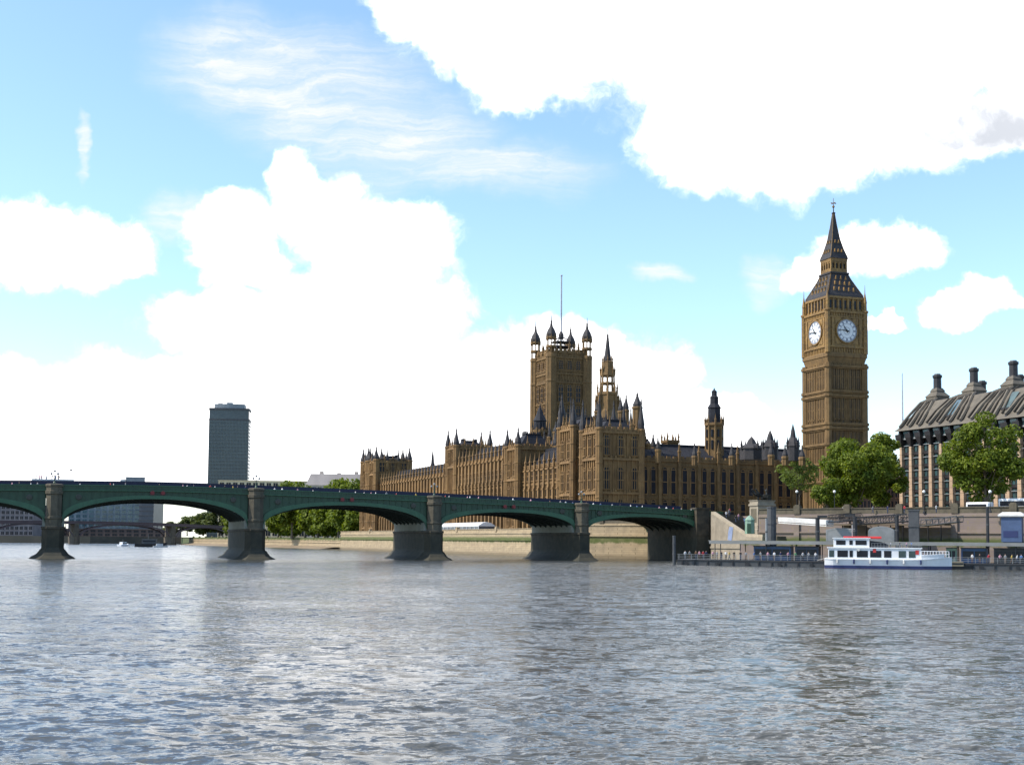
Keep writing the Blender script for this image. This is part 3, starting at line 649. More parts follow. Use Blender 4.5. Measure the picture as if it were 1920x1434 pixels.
# ------------------------------------------------------------------ palace
PO = Vector((25.2, 370, 0))
palace = thing('palace', 'long brown gothic palace with rows of pinnacles beside the river', 'palace', PO, ROT_P)
def Yof(x, y): return (PO + EV * x + NV * y).y
def zp(px, py, x, y): return zat(px, py, Yof(x, y))
def palace_parts():
    P = palace; G = 7.4
    # north pavilion: two towers and a recessed link, facing the river
    zA = zp(1128, 806, 0, 0)
    lev = [(zp(1128, 925, 0, 0), 6.5), (zp(1128, 868, 0, 0) + 1.2, 8.6)]
    lev = [(11.4, 5.6), (zp(1128, 917, 0, 0), 6.6), (zp(1128, 853, 0, 0), 6.0)]
    gtower(P, -13.6, 0, -11.5, 0, G, zA, 1.0, zp(1195, 745, -13, 0), 3.2, lev, 3, 'ENS', wfrac=.4)
    gtower(P, -13.6, 0, -28.5, -18.5, G, zp(1060, 806, 0, -28), 1.0, zp(1055, 752, 0, -28), 3.2, lev, 2, 'ENS', wfrac=.42)
    wing(P, 'wall', (-1.6, -11.5), (-1.6, -18.5), 1, G, zA - 6.5, 2, 11, 7.5, [(11.6, 5), (zp(1128, 917, 0, 0), 6)], 4.5)
    # north front towards the clock tower
    nf0, nf1 = (-93.6, -1.5), (-13.6, -1.5)
    zN = zat(1350, 866, 388)
    wing(P, 'wall', nf0, nf1, 1, 9, zN, 12, 15, 4.3, [(11.6, 5.6, 1), (zN - 10.4, 8.2, 1)], 5.4, .25, stone=M_STONE2, wpb=2)
    # river front: north wing, centre with two towers, south wing
    rows = lambda z1, k: [(G + 2.0, 4.6, 2), (G + 8.6, 6.2, 2)] + ([(G + 16.6, 4.6, 2)] if k else [])
    z_n = zp(1010, 880, 0, -50); z_c = zp(930, 864, 0, -90); z_s = zp(800, 898, 0, -180)
    wing(P, 'wall', (0, -28.5), (0, -60), 1, G, z_n, 8, 16, 6.5, rows(z_n, 1), 5.0, .6)
    wing(P, 'wall', (1.2, -70), (1.2, -124), 1, G, z_c, 14, 17, 5.5, rows(z_c, 1), 5.6, .6)
    wing(P, 'wall', (0, -134), (0, -238), 1, G, z_s, 25, 16, 5, rows(z_s, 0), 5.0, .6)
    gtower(P, -12, 1.6, -70, -60, G, zp(985, 838, 0, -60), 1.1, zp(985, 800, 0, -60), 4.5, [(9.4, 5), (17, 6), (26, 5.5)], 2, 'EN')
    gtower(P, -12, 1.6, -134, -124, G, zp(870, 840, 0, -130), 1.1, zp(870, 804, 0, -130), 2.4, [(9.4, 5), (17, 6), (zp(870, 872, 0, -130), 6)], 2, 'EN')
    # south pavilion with a crowd of turrets
    zS = zp(735, 864, 2, -238)
    gtower(P, -14, 2, -249, -238, G, zS, 1.3, zp(735, 836, 2, -238), 2.2, [(11, 5.6), (19.5, 7.5), (zp(735, 885, 2, -238), 6.5)], 3, 'ENS')
    gtower(P, -4, 2.4, -260, -250.5, G, zS, 1.3, zp(690, 840, 6, -260), 2.2, [(11, 5.6), (19.5, 7.5), (29, 6.5)], 2, 'ENS')
    for x, y in ((-3.3, -238.1), (-8.7, -238.1), (2.2, -243.5), (2.6, -255), (-14, -243.5)):
        turret_mb(x, y, zS - 4, zp(720, 842, 0, -245), .75, zp(720, 842, 0, -245) - zS).build('turret', [M_STONE, M_IRON], P)
    # the big mass behind the river front, with steep lead roofs
    wing(P, 'wall', (-20, -34), (-20, -118), 1, G, zp(1020, 838, -20, -60), 10, 15, 6, [(zp(1020, 838, -20, -60) - 6.5, 4.5, 2)], 5.0, stone=M_STONE2)
    # pinnacled shafts standing over the roofs
    def shaft(px, ptop, pbot, x, y, r, cap=.4):
        # y on the palace axis is found from the column the shaft stands in
        u = (px - 960) / F
        v = PO + EV * x; yy = (u * v.y - v.x) / (NV.x - u * NV.y)
        turret_mb(x, yy, zp(px, pbot, x, yy), zp(px, ptop, x, yy), r, cap).build('turret', [M_STONE2, M_IRON], P)
        return yy
    shaft(1053, 739, 850, -16, 0, 1.3); shaft(1076, 756, 850, -18, 0, 1.2)
    shaft(1164, 742, 800, -30, 0, .9, .5); shaft(1174, 738, 800, -26, 0, .9, .5); shaft(1120, 752, 800, -24, 0, 1.0)
    for px, pt, x_ in ((1062, 772, -20), (1088, 778, -20), (1098, 765, -26), (1109, 775, -22), (1136, 764, -26), (1148, 770, -22), (1183, 762, -24), (1030, 792, -26), (998, 800, -24), (988, 808, -18), (1070, 745, -30), (1207, 790, -24), (1215, 822, -18)): shaft(px, pt, 842, x_, 0, .75, .55)
    shaft(1195, 735, 830, -15.4, 0, 1.35, .3)
    shaft(1225, 812, 868, -22, 0, .9, .5); shaft(1234, 819, 868, -18, 0, .8, .5); shaft(1010, 800, 840, -24, 0, 1.0); shaft(1042, 790, 840, -24, 0, 1.0)
    for px, pt in ((1303, 829), (1373, 829), (1473, 832), (1505, 835), (1447, 824)): shaft(px, pt, 872, -20, 0, .75, .62)
    shaft(957, 822, 880, -14, 0, 1.5, .2); 
    # lead-capped tower above the river front centre
    y9 = -74; t = MB(); xx = -12
    zz = lambda py: zp(968, py, xx, y9)
    t.lathe(xx, y9, [(2.6, zz(880)), (2.5, zz(812)), (3.0, zz(811)), (3.0, zz(806)), (2.2, zz(805))], 8, 0)
    t.lathe(xx, y9, [(2.2, zz(805)), (2.1, zz(790)), (2.4, zz(789)), (1.2, zz(776)), (.25, zz(762)), (.1, zz(755))], 8, 1)
    for i in range(8): a = math.pi * i / 4; pinnacle_into(t, xx + 2.7 * math.cos(a), y9 + 2.7 * math.sin(a), zz(815), 4.5, .35, 0, 1)
    t.build('turret', [M_STONE2, M_LEAD], P)
    # square chimney turret and the tall vent tower over the north front
    def at(px, x):
        u = (px - 960) / F; v = PO + EV * x; return (u * v.y - v.x) / (NV.x - u * NV.y)
    def sqt(px, x, hw, pb, pt, name='turret'):
        y = at(px, x); z = lambda py: zp(px, py, x, y)
        m = MB(); m.sq(x, y, [(hw, z(pb)), (hw, z(pt) - 3.2), (hw * 1.15, z(pt) - 3), (hw * 1.15, z(pt) - 2.3), (hw * .95, z(pt) - 2.2)])
        for a in (-1, 0, 1):
            for b in (-1, 0, 1):
                if a or b: pinnacle_into(m, x + a * hw, y + b * hw, z(pt) - 2.6, 3.0 if a and b else 2.0, .3)
        m.build(name, M_STONE2, P)
    sqt(1257, -30, 1.9, 870, 812)
    x, px = -42, 1340; y = at(px, x); z = lambda py: zp(px, py, x, y)
    m = MB(); m.lathe(x, y, [(2.7, z(870)), (2.5, z(800)), (3.0, z(798)), (3.0, z(794)), (2.5, z(793))], 8, 0)
    for i in range(8):
        a = math.pi * i / 4 + math.pi / 8; m.tube((x + 2.6 * math.cos(a), y + 2.6 * math.sin(a), z(870)), (x + 2.6 * math.cos(a), y + 2.6 * math.sin(a), z(794)), .3, 6); pinnacle_into(m, x + 2.8 * math.cos(a), y + 2.8 * math.sin(a), z(797), 3.2, .3)
        a2 = math.pi * i / 4; c, s = math.cos(a2), math.sin(a2)
        for q0, q1 in ((842, 826), (820, 806)): m.tube((x + 2.36 * c, y + 2.36 * s, z(q0)), (x + 2.36 * c, y + 2.36 * s, z(q1)), .42, 6, 2)
    m.lathe(x, y, [(2.0, z(794)), (1.9, z(766)), (2.15, z(765)), (1.3, z(757)), (1.25, z(746)), (1.4, z(745)), (.85, z(742)), (.8, z(735)), (.9, z(734)), (.3, z(731)), (.05, z(727))], 8, 1)
    m.build('vent_tower', [M_STONE2, M_LEAD, M_GLASSD], P)
    for px, pt, pb, rr in ((1410, 818, 850, 3.2), (1445, 806, 850, 2.2), (1488, 795, 852, 1.7), (811, 842, 902, 2.0)):
        x = -32 if px > 900 else -60; y = at(px, x); z = lambda py: zp(px, py, x, y)
        m = MB(); h = pb - pt
        m.lathe(x, y, [(rr, z(pb + 12)), (rr, z(pb - h * .25)), (rr * 1.12, z(pb - h * .27)), (rr * .9, z(pb - h * .42)), (rr * .45, z(pb - h * .56)), (rr * .3, z(pb - h * .78)), (.06, z(pt))], 8, 1 if px < 900 else 0)
        for i in range(4): a = math.pi * i / 2; pinnacle_into(m, x + rr * math.cos(a), y + rr * math.sin(a), z(pb - h * .2), 3, .3, 0, 1)
        m.build('spirelet', [M_IRON, M_LEAD], P)
palace_parts()

# ------------------------------------------------------------------ clock tower
def clock_tower():
    Y0 = 388; o = W(1566.5, 960, Y0); o.z = GZ; Z = lambda py: zat(1566.5, py, Y0) - GZ
    t = thing('clock_tower', 'tall square clock tower with white dials and pointed spire', 'tower', o, ROT_P + R(-2.5))
    S = M_STONE2; a = 6.25
    b = MB(); b.box(-a, a, -a, a, -2, Z(684))
    cs = [Z(p) for p in (692, 738, 746, 798, 806, 836, 872, 905)]
    Fc = [((a, a), (a, -a)), ((-a, a), (a, a)), ((-a, -a), (-a, a)), ((a, -a), (-a, -a))]
    for p, q in Fc:
        face(b, p, q, 0, Z(686), 1.38, (), .24, .26)
        for z in cs: b.seg(p, q, .85, -.05, z - .32, z + .32); b.seg(p, q, .55, -.05, z - .75, z - .325)
        for z0, z1 in ((Z(735), Z(695)), (Z(795), Z(750)), (Z(833), Z(809)), (Z(868), Z(839))):
            P_, Q_ = Vector(p), Vector(q)
            for i in range(9):
                c0 = P_.lerp(Q_, (i + .5) / 9 - .012); c1 = P_.lerp(Q_, (i + .5) / 9 + .012); b.seg(c0, c1, .16, -.05, z0, z1)
    for x in (-a, a):
        for y in (-a, a):
            b.lathe(x, y, [(1.05, -2), (1.05, Z(686))], 8)
            for z in cs: b.lathe(x, y, [(1.4, z - .4), (1.4, z + .4)], 8)
    b.sq(0, 0, [(a, Z(688)), (6.75, Z(676)), (6.95, Z(675)), (6.95, Z(669)), (6.75, Z(668))])
    sh = b.build('shaft', S, t)
    wm = MB(); wm.box(.04, .1, -.36, .36, 0, 7.2); wm.box(.02, .22, -.45, -.36, -.2, 7.6, 1); wm.box(.02, .22, .36, .45, -.2, 7.6, 1); wm.box(.02, .24, -.26, .26, 7.2, 7.6, 1); wm.box(.02, .2, -.26, .26, 3.5, 3.8, 1)
    wm = wm.build('window', [M_GLASSD, S], mesh_only=True)
    for ang in (0, math.pi / 2):
        for z in (Z(733), Z(793), Z(835) ):
            for k in (-3, -2, -1, 1, 2, 3):
                v = Vector((a + .03, k * 1.389)); c, s = math.cos(ang), math.sin(ang)
                link('window', wm, sh, (v.x * c - v.y * s, v.x * s + v.y * c, z), ang)
    # clock stage
    k = MB(); a2 = 6.55; k.box(-a2, a2, -a2, a2, Z(668), Z(592))
    for x in (-a2, a2):
        for y in (-a2, a2):
            k.lathe(x, y, [(.8, Z(668)), (.75, Z(592)), (1.0, Z(591)), (1.0, Z(588)), (.55, Z(587)), (.5, Z(574)), (.6, Z(573)), (.12, Z(554)), (.04, Z(540))], 8)
    for p, q in [((a2, a2), (a2, -a2)), ((-a2, a2), (a2, a2)), ((-a2, -a2), (-a2, a2)), ((a2, -a2), (-a2, -a2))]:
        P_, Q_ = Vector(p), Vector(q)
        for i in range(15):
            c0 = P_.lerp(Q_, (i + .32) / 15); c1 = P_.lerp(Q_, (i + .68) / 15); k.seg(c0, c1, .2, -.05, Z(666), Z(659)); k.seg(c0, c1, .16, -.05, Z(600), Z(594))
        k.seg(p, q, .42, -.05, Z(658), Z(655)); k.seg(p, q, .42, -.05, Z(594), Z(590)); k.seg(p, q, .3, -.05, Z(603), Z(601))
        for f0, f1 in ((.1, .17), (.83, .9)): k.seg(P_.lerp(Q_, f0), P_.lerp(Q_, f1), .25, -.05, Z(655), Z(603))
    k.build('clock_stage', M_GILT, t)
    zc = (Z(603) + Z(649)) / 2 - .1; r = 3.45
    M_DIAL = mat('opal_dial', (0.70, 0.71, 0.70), (0.6, 0.61, 0.61), 1, .3)
    for ang in (0, math.pi / 2, math.pi, -math.pi / 2):
        dt = lambda x, y, z: (x, y, z)
        d = MB(); n = 40; ring = lambda rr, x: [(x, rr * math.cos(2 * math.pi * i / n), rr * math.sin(2 * math.pi * i / n)) for i in range(n)]
        d.rings([ring(r, -.1), ring(r, .12)])
        dial = d.build('dial', M_DIAL, t); dial.location = (a2 * math.cos(ang) + .12 * math.cos(ang), a2 * math.sin(ang) + .12 * math.sin(ang), zc); dial.rotation_euler = (0, 0, ang)
        g = MB(); g.rings([ring(r + .4, -.1), ring(r + .4, .3), ring(r + .02, .3), ring(r + .02, .1)], 0, False)
        for sy in (-1, 1):
            for sz in (-1, 1):
                g.add([(.05, sy * 4.0, sz * 4.0), (.05, sy * 4.0, sz * 1.7), (.05, sy * 2.7, sz * 2.7), (.05, sy * 1.7, sz * 4.0)], [(0, 1, 2, 3)])
        g.build('surround', M_GILT, dial)
        m = MB()
        def bar(a0, r0, r1, w, x0, x1, w2=None):
            c, s = math.sin(a0), math.cos(a0); w2 = w if w2 is None else w2     # clockwise seen from outside: +y is the viewer's right
            pts = [(c * r0 - s * w, s * r0 + c * w), (c * r0 + s * w, s * r0 - c * w), (c * r1 + s * w2, s * r1 - c * w2), (c * r1 - s * w2, s * r1 + c * w2)]
            m.rings([[(x, y, z) for y, z in pts] for x in (x0, x1)])
        for i in range(12):
            a0 = 2 * math.pi * i / 12
            for off in ((-.07, 0, .07) if i % 3 != 1 else (-.04, .04)): bar(a0 + off, 2.35, 3.0, .055, .12, .15)
        for i in range(60): bar(2 * math.pi * i / 60, 3.12, 3.3, .035, .12, .15)
        n2 = 40
        for rr in (2.2, 3.08, 3.34, 1.1):
            m.rings([[(x, q * math.cos(2 * math.pi * i / n2), q * math.sin(2 * math.pi * i / n2)) for i in range(n2)] for x, q in ((.121, rr - .04), (.14, rr - .04), (.14, rr + .04), (.121, rr + .04))], 0, False)
        m.build('numerals', M_NAVY, dial)
        hr = 2 * math.pi * (10 + 46 / 60) / 12; mn = 2 * math.pi * 46 / 60
        m = MB(); bar(hr, -.6, 2.1, .24, .2, .25, .07); m.build('hour_hand', M_BLACK, dial)
        m = MB(); bar(mn, -.8, 3.05, .17, .27, .31, .05); m.rings([[(x, .3 * math.cos(i), .3 * math.sin(i)) for i in [2 * math.pi * j / 12 for j in range(12)]] for x in (.2, .34)]); m.build('minute_hand', M_BLACK, dial)
    # belfry, roofs and lantern
    f = MB(); a3 = 6.0; f.box(-a3, a3, -a3, a3, Z(592), Z(564))
    for p, q in [((a3, a3), (a3, -a3)), ((-a3, a3), (a3, a3)), ((-a3, -a3), (-a3, a3)), ((a3, -a3), (-a3, -a3))]:
        P_, Q_ = Vector(p), Vector(q)
        for i in range(8): f.seg(P_.lerp(Q_, i / 7 - .025), P_.lerp(Q_, i / 7 + .025), .35, -.05, Z(590), Z(566))
        for i in range(7): f.seg(P_.lerp(Q_, i / 7 + .04), P_.lerp(Q_, (i + 1) / 7 - .04), .05, -.05, Z(585), Z(570), 1)
        f.seg(p, q, .5, -.05, Z(567), Z(563))
    f.build('belfry', [M_GILT, M_GLASSD], t)
    rf = MB(); rf.sq(0, 0, [(6.35, Z(564)), (6.2, Z(560)), (4.9, Z(544)), (3.6, Z(527)), (3.05, Z(518)), (3.3, Z(517)), (3.3, Z(514))])
    for ang in range(4):
        c, s = math.cos(ang * math.pi / 2), math.sin(ang * math.pi / 2)
        for row, (pz, nn_) in enumerate(((552, 5), (540, 4), (529, 3))):
            aa = 6.25 - (564 - pz) * .075
            for i in range(nn_):
                yy = (i - (nn_ - 1) / 2) * 1.7
                pts = [(aa - .6, yy - .36, Z(pz)), (aa + .28, yy - .36, Z(pz)), (aa + .28, yy + .36, Z(pz)), (aa - .6, yy + .36, Z(pz)), (aa - .9, yy, Z(pz) + 1.25), (aa + .28, yy, Z(pz) + 1.25)]
                rf.add([(x * c - y * s, x * s + y * c, z) for x, y, z in pts], [(0, 1, 5, 4), (3, 4, 5, 2), (1, 2, 5), (0, 4, 3), (0, 3, 2, 1)], 1)
        for sg in (-1, 1): [rf.tube((a_ * (c - s * sg), a_ * (s + c * sg), Z(p_)), (b_ * (c - s * sg), b_ * (s + c * sg), Z(q_)), .16, 5, 1) for (a_, p_), (b_, q_) in zip(((6.2, 560), (4.9, 544), (3.6, 527)), ((4.9, 544), (3.6, 527), (3.05, 518)))]
    rf.build('roof', [M_IRON, M_GILT], t)
    ln = MB(); ln.sq(0, 0, [(2.45, Z(516)), (2.45, Z(490))], 1); ln.sq(0, 0, [(2.85, Z(515)), (2.85, Z(507))]); ln.sq(0, 0, [(2.7, Z(497)), (2.7, Z(493))]); ln.sq(0, 0, [(2.85, Z(494)), (2.95, Z(488))])
    for ang in range(4):
        c, s = math.cos(ang * math.pi / 2), math.sin(ang * math.pi / 2)
        for i in range(5):
            y = (i - 2) * 1.3; x = 2.62; ln.tube((x * c - y * s, x * s + y * c, Z(510)), (x * c - y * s, x * s + y * c, Z(493)), .36, 5)
    ln.build('lantern', [M_GILT, M_GLASSD], t)
    sp = MB(); sp.sq(0, 0, [(3.15, Z(488)), (2.95, Z(485)), (2.15, Z(470)), (1.35, Z(450)), (.72, Z(425)), (.28, Z(402)), (.42, Z(401)), (.42, Z(399)), (.12, Z(398)), (.08, Z(384))])
    for ang in range(4):
        c, s = math.cos(ang * math.pi / 2), math.sin(ang * math.pi / 2)
        [sp.tube((a_ * (c - s), a_ * (s + c), Z(p_)), (b_ * (c - s), b_ * (s + c), Z(q_)), .1, 4, 1) for (a_, p_), (b_, q_) in zip(((2.95, 485), (2.15, 470), (1.35, 450), (.72, 425)), ((2.15, 470), (1.35, 450), (.72, 425), (.28, 402)))]
        for pz, aa, nn_ in ((476, 2.5, 3), (458, 1.7, 2)):
            for i in range(nn_):
                y = (i - (nn_ - 1) / 2) * 1.2; pts = [(aa - .5, y - .28, Z(pz)), (aa + .2, y - .28, Z(pz)), (aa + .2, y + .28, Z(pz)), (aa - .5, y + .28, Z(pz)), (aa - .7, y, Z(pz) + 1), (aa + .2, y, Z(pz) + 1)]
                sp.add([(x * c - yy * s, x * s + yy * c, z) for x, yy, z in pts], [(0, 1, 5, 4), (3, 4, 5, 2), (1, 2, 5), (0, 4, 3), (0, 3, 2, 1)], 1)
    sp.build('spire', [M_IRON, M_GILT], t)
    fn = MB(); fn.ball((0, 0, Z(388)), .42); fn.tube((0, 0, Z(390)), (0, 0, Z(372)), .09, 5); fn.box(-.07, .07, -.8, .8, Z(382), Z(382) + .2); fn.box(-.8, .8, -.07, .07, Z(382), Z(382) + .2)
    for q in range(4): a = q * math.pi / 2; fn.ball((.8 * math.cos(a), .8 * math.sin(a), Z(382) + .1), .18)
    fn.build('finial', M_GILT, t)
clock_tower()

# ------------------------------------------------------------------ great square tower
def great_tower():
    Y0 = 622; o = W(1050, 960, Y0); o.z = GZ; Z = lambda py: zat(1050, py, Y0) - GZ
    t = thing('square_tower', 'great square tower with four tall corner turrets and a flag mast', 'tower', o, ROT_P + R(1))
    a = 9.7; S = M_STONE2
    b = MB(); b.box(-a, a, -a, a, -2, Z(668))
    for p, q in [((a, a), (a, -a)), ((-a, a), (a, a)), ((-a, -a), (-a, a)), ((a, -a), (-a, -a))]:
        face(b, p, q, 0, Z(672), 1.5, [Z(y) for y in (676, 700, 706, 722, 760, 800)], .3, .3, 1.2)
        crenel(b, p, q, Z(668), .8, 2.2, 9)
        P_, Q_ = Vector(p), Vector(q)
        for i in range(3):
            m_ = P_.lerp(Q_, (i + 1) / 4)
            d = (Q_ - P_).normalized(); b.seg(m_ - d * 1.0, m_ + d * 1.0, .75, -.1, Z(668), Z(664)); 
    for e in (-1, 1):
        for q in (-.5, 0, .5): 
            pinnacle_into(b, e * a, q * 2 * a * .5, Z(668), 6.5, .5); pinnacle_into(b, q * 2 * a * .5, e * a, Z(668), 6.5, .5)
    sh = b.build('shaft', S, t)
    for ang in (0, math.pi / 2):
        c, s = math.cos(ang), math.sin(ang)
        for y in (-4.6, 0, 4.6):
            for z, h in ((Z(758), 8.5), (Z(798), 9), (Z(698), 4.5)):
                v = Vector((a + .3, y)); put_window(sh, v.x * c - v.y * s, v.x * s + v.y * c, z, ang, 2.6, h, 2, 3)
    for x in (-1, 1):
        for y in (-1, 1):
            q = MB(); cx, cy = x * (a - .2), y * (a - .2); r = 2.35
            q.lathe(cx, cy, [(r, -2), (r, Z(722)), (r * 1.1, Z(721)), (r * 1.1, Z(718)), (r, Z(717)), (r, Z(677)), (r * 1.12, Z(676)), (r * 1.12, Z(671)), (r * .98, Z(670))], 8)
            for i in range(8):
                an = 2 * math.pi * i / 8 + math.pi / 8; c, s = math.cos(an), math.sin(an)
                q.tube((cx + r * c, cy + r * s, 0), (cx + r * c, cy + r * s, Z(676)), .2, 4)
                for z0, z1 in ((670, 659), (655, 643)): q.tube((cx + r * .86 * c, cy + r * .86 * s, Z(z0)), (cx + r * .86 * c, cy + r * .86 * s, Z(z1)), .24, 5)
                pinnacle_into(q, cx + r * 1.0 * c, cy + r * 1.0 * s, Z(645), 3.2, .24)
            q.lathe(cx, cy, [(r * 1.05, Z(659)), (r * 1.08, Z(657)), (r * 1.0, Z(655))], 8); q.lathe(cx, cy, [(r * 1.0, Z(643)), (r * 1.08, Z(641)), (r * .95, Z(639))], 8)
            q.lathe(cx, cy, [(r * .95, Z(639)), (r * 1.02, Z(634)), (r * .75, Z(627)), (r * .3, Z(620)), (r * .16, Z(612)), (r * .24, Z(611)), (r * .1, Z(609)), (.07, Z(599))], 8, 1)
            q.build('turret', [S, M_IRON], t)
    cr = MB(); cr.sq(0, 0, [(a - 2.0, Z(668)), (a * .45, Z(660)), (a * .42, Z(659))], 0)
    for x in (-1, 1):
        for y in (-1, 1):
            cr.tube((x * 4.2, y * 4.2, Z(660)), (x * 3.6, y * 3.6, Z(642)), .3, 5, 0); cr.tube((x * 3.6, y * 3.6, Z(642)), (0, 0, Z(630)), .25, 5, 0)
    cr.sq(0, 0, [(4.3, Z(652)), (4.3, Z(650))]); cr.sq(0, 0, [(3.9, Z(643)), (3.9, Z(641.5))]); cr.lathe(0, 0, [(1.2, Z(636)), (1.3, Z(628)), (.6, Z(622))], 8)
    cr.build('iron_crown', M_IRON, t)
    fm = MB(); fm.tube((0, 0, Z(668)), (0, 0, Z(518)), .5, 8, 0, .34); fm.ball((0, 0, Z(517)), .55); fm.build('flag_mast', mat('pale_mast', (0.42, 0.42, 0.46), None, 1, .4), t)
great_tower()

def spire_tower():
    Y0 = 520; o = W(1138, 960, Y0); o.z = GZ; Z = lambda py: zat(1138, py, Y0) - GZ
    t = thing('spire_tower', 'slender octagonal stone spire with an open lantern beside the square tower', 'tower', o, ROT_P)
    b = MB(); b.lathe(0, 0, [(5.2, 0), (5.2, Z(790)), (4.6, Z(772)), (4.2, Z(768)), (4.0, Z(742)), (4.3, Z(741)), (4.3, Z(737)), (3.3, Z(735))], 8)
    for i in range(8):
        an = 2 * math.pi * i / 8 + math.pi / 8; c, s = math.cos(an), math.sin(an)
        b.tube((4.4 * c, 4.4 * s, Z(800)), (4.2 * c, 4.2 * s, Z(742)), .4, 5); pinnacle_into(b, 4.7 * c, 4.7 * s, Z(770), 8.5, .45); pinnacle_into(b, 4.0 * c, 4.0 * s, Z(738), 5.0, .36)
        b.tube((2.9 * c, 2.9 * s, Z(736)), (2.7 * c, 2.7 * s, Z(704)), .34, 5)
        an2 = 2 * math.pi * i / 8
    b.lathe(0, 0, [(2.95, Z(721)), (3.1, Z(720)), (3.1, Z(718)), (2.9, Z(717))], 8)
    b.lathe(0, 0, [(3.0, Z(706)), (3.2, Z(704)), (3.0, Z(700)), (2.6, Z(692)), (2.3, Z(680)), (2.4, Z(679)), (1.5, Z(677))], 8)
    for i in range(8):
        an = 2 * math.pi * i / 8 + math.pi / 8; c, s = math.cos(an), math.sin(an); pinnacle_into(b, 3.0 * c, 3.0 * s, Z(703), 4.5, .32); pinnacle_into(b, 2.2 * c, 2.2 * s, Z(681), 3.4, .25)
    b.build('lantern', M_STONE2, t)
    s = MB(); s.lathe(0, 0, [(1.5, Z(677)), (1.15, Z(662)), (.72, Z(645)), (.38, Z(630)), (.5, Z(629)), (.14, Z(626)), (.05, Z(617))], 8); s.build('spire', M_IRON, t)
spire_tower()
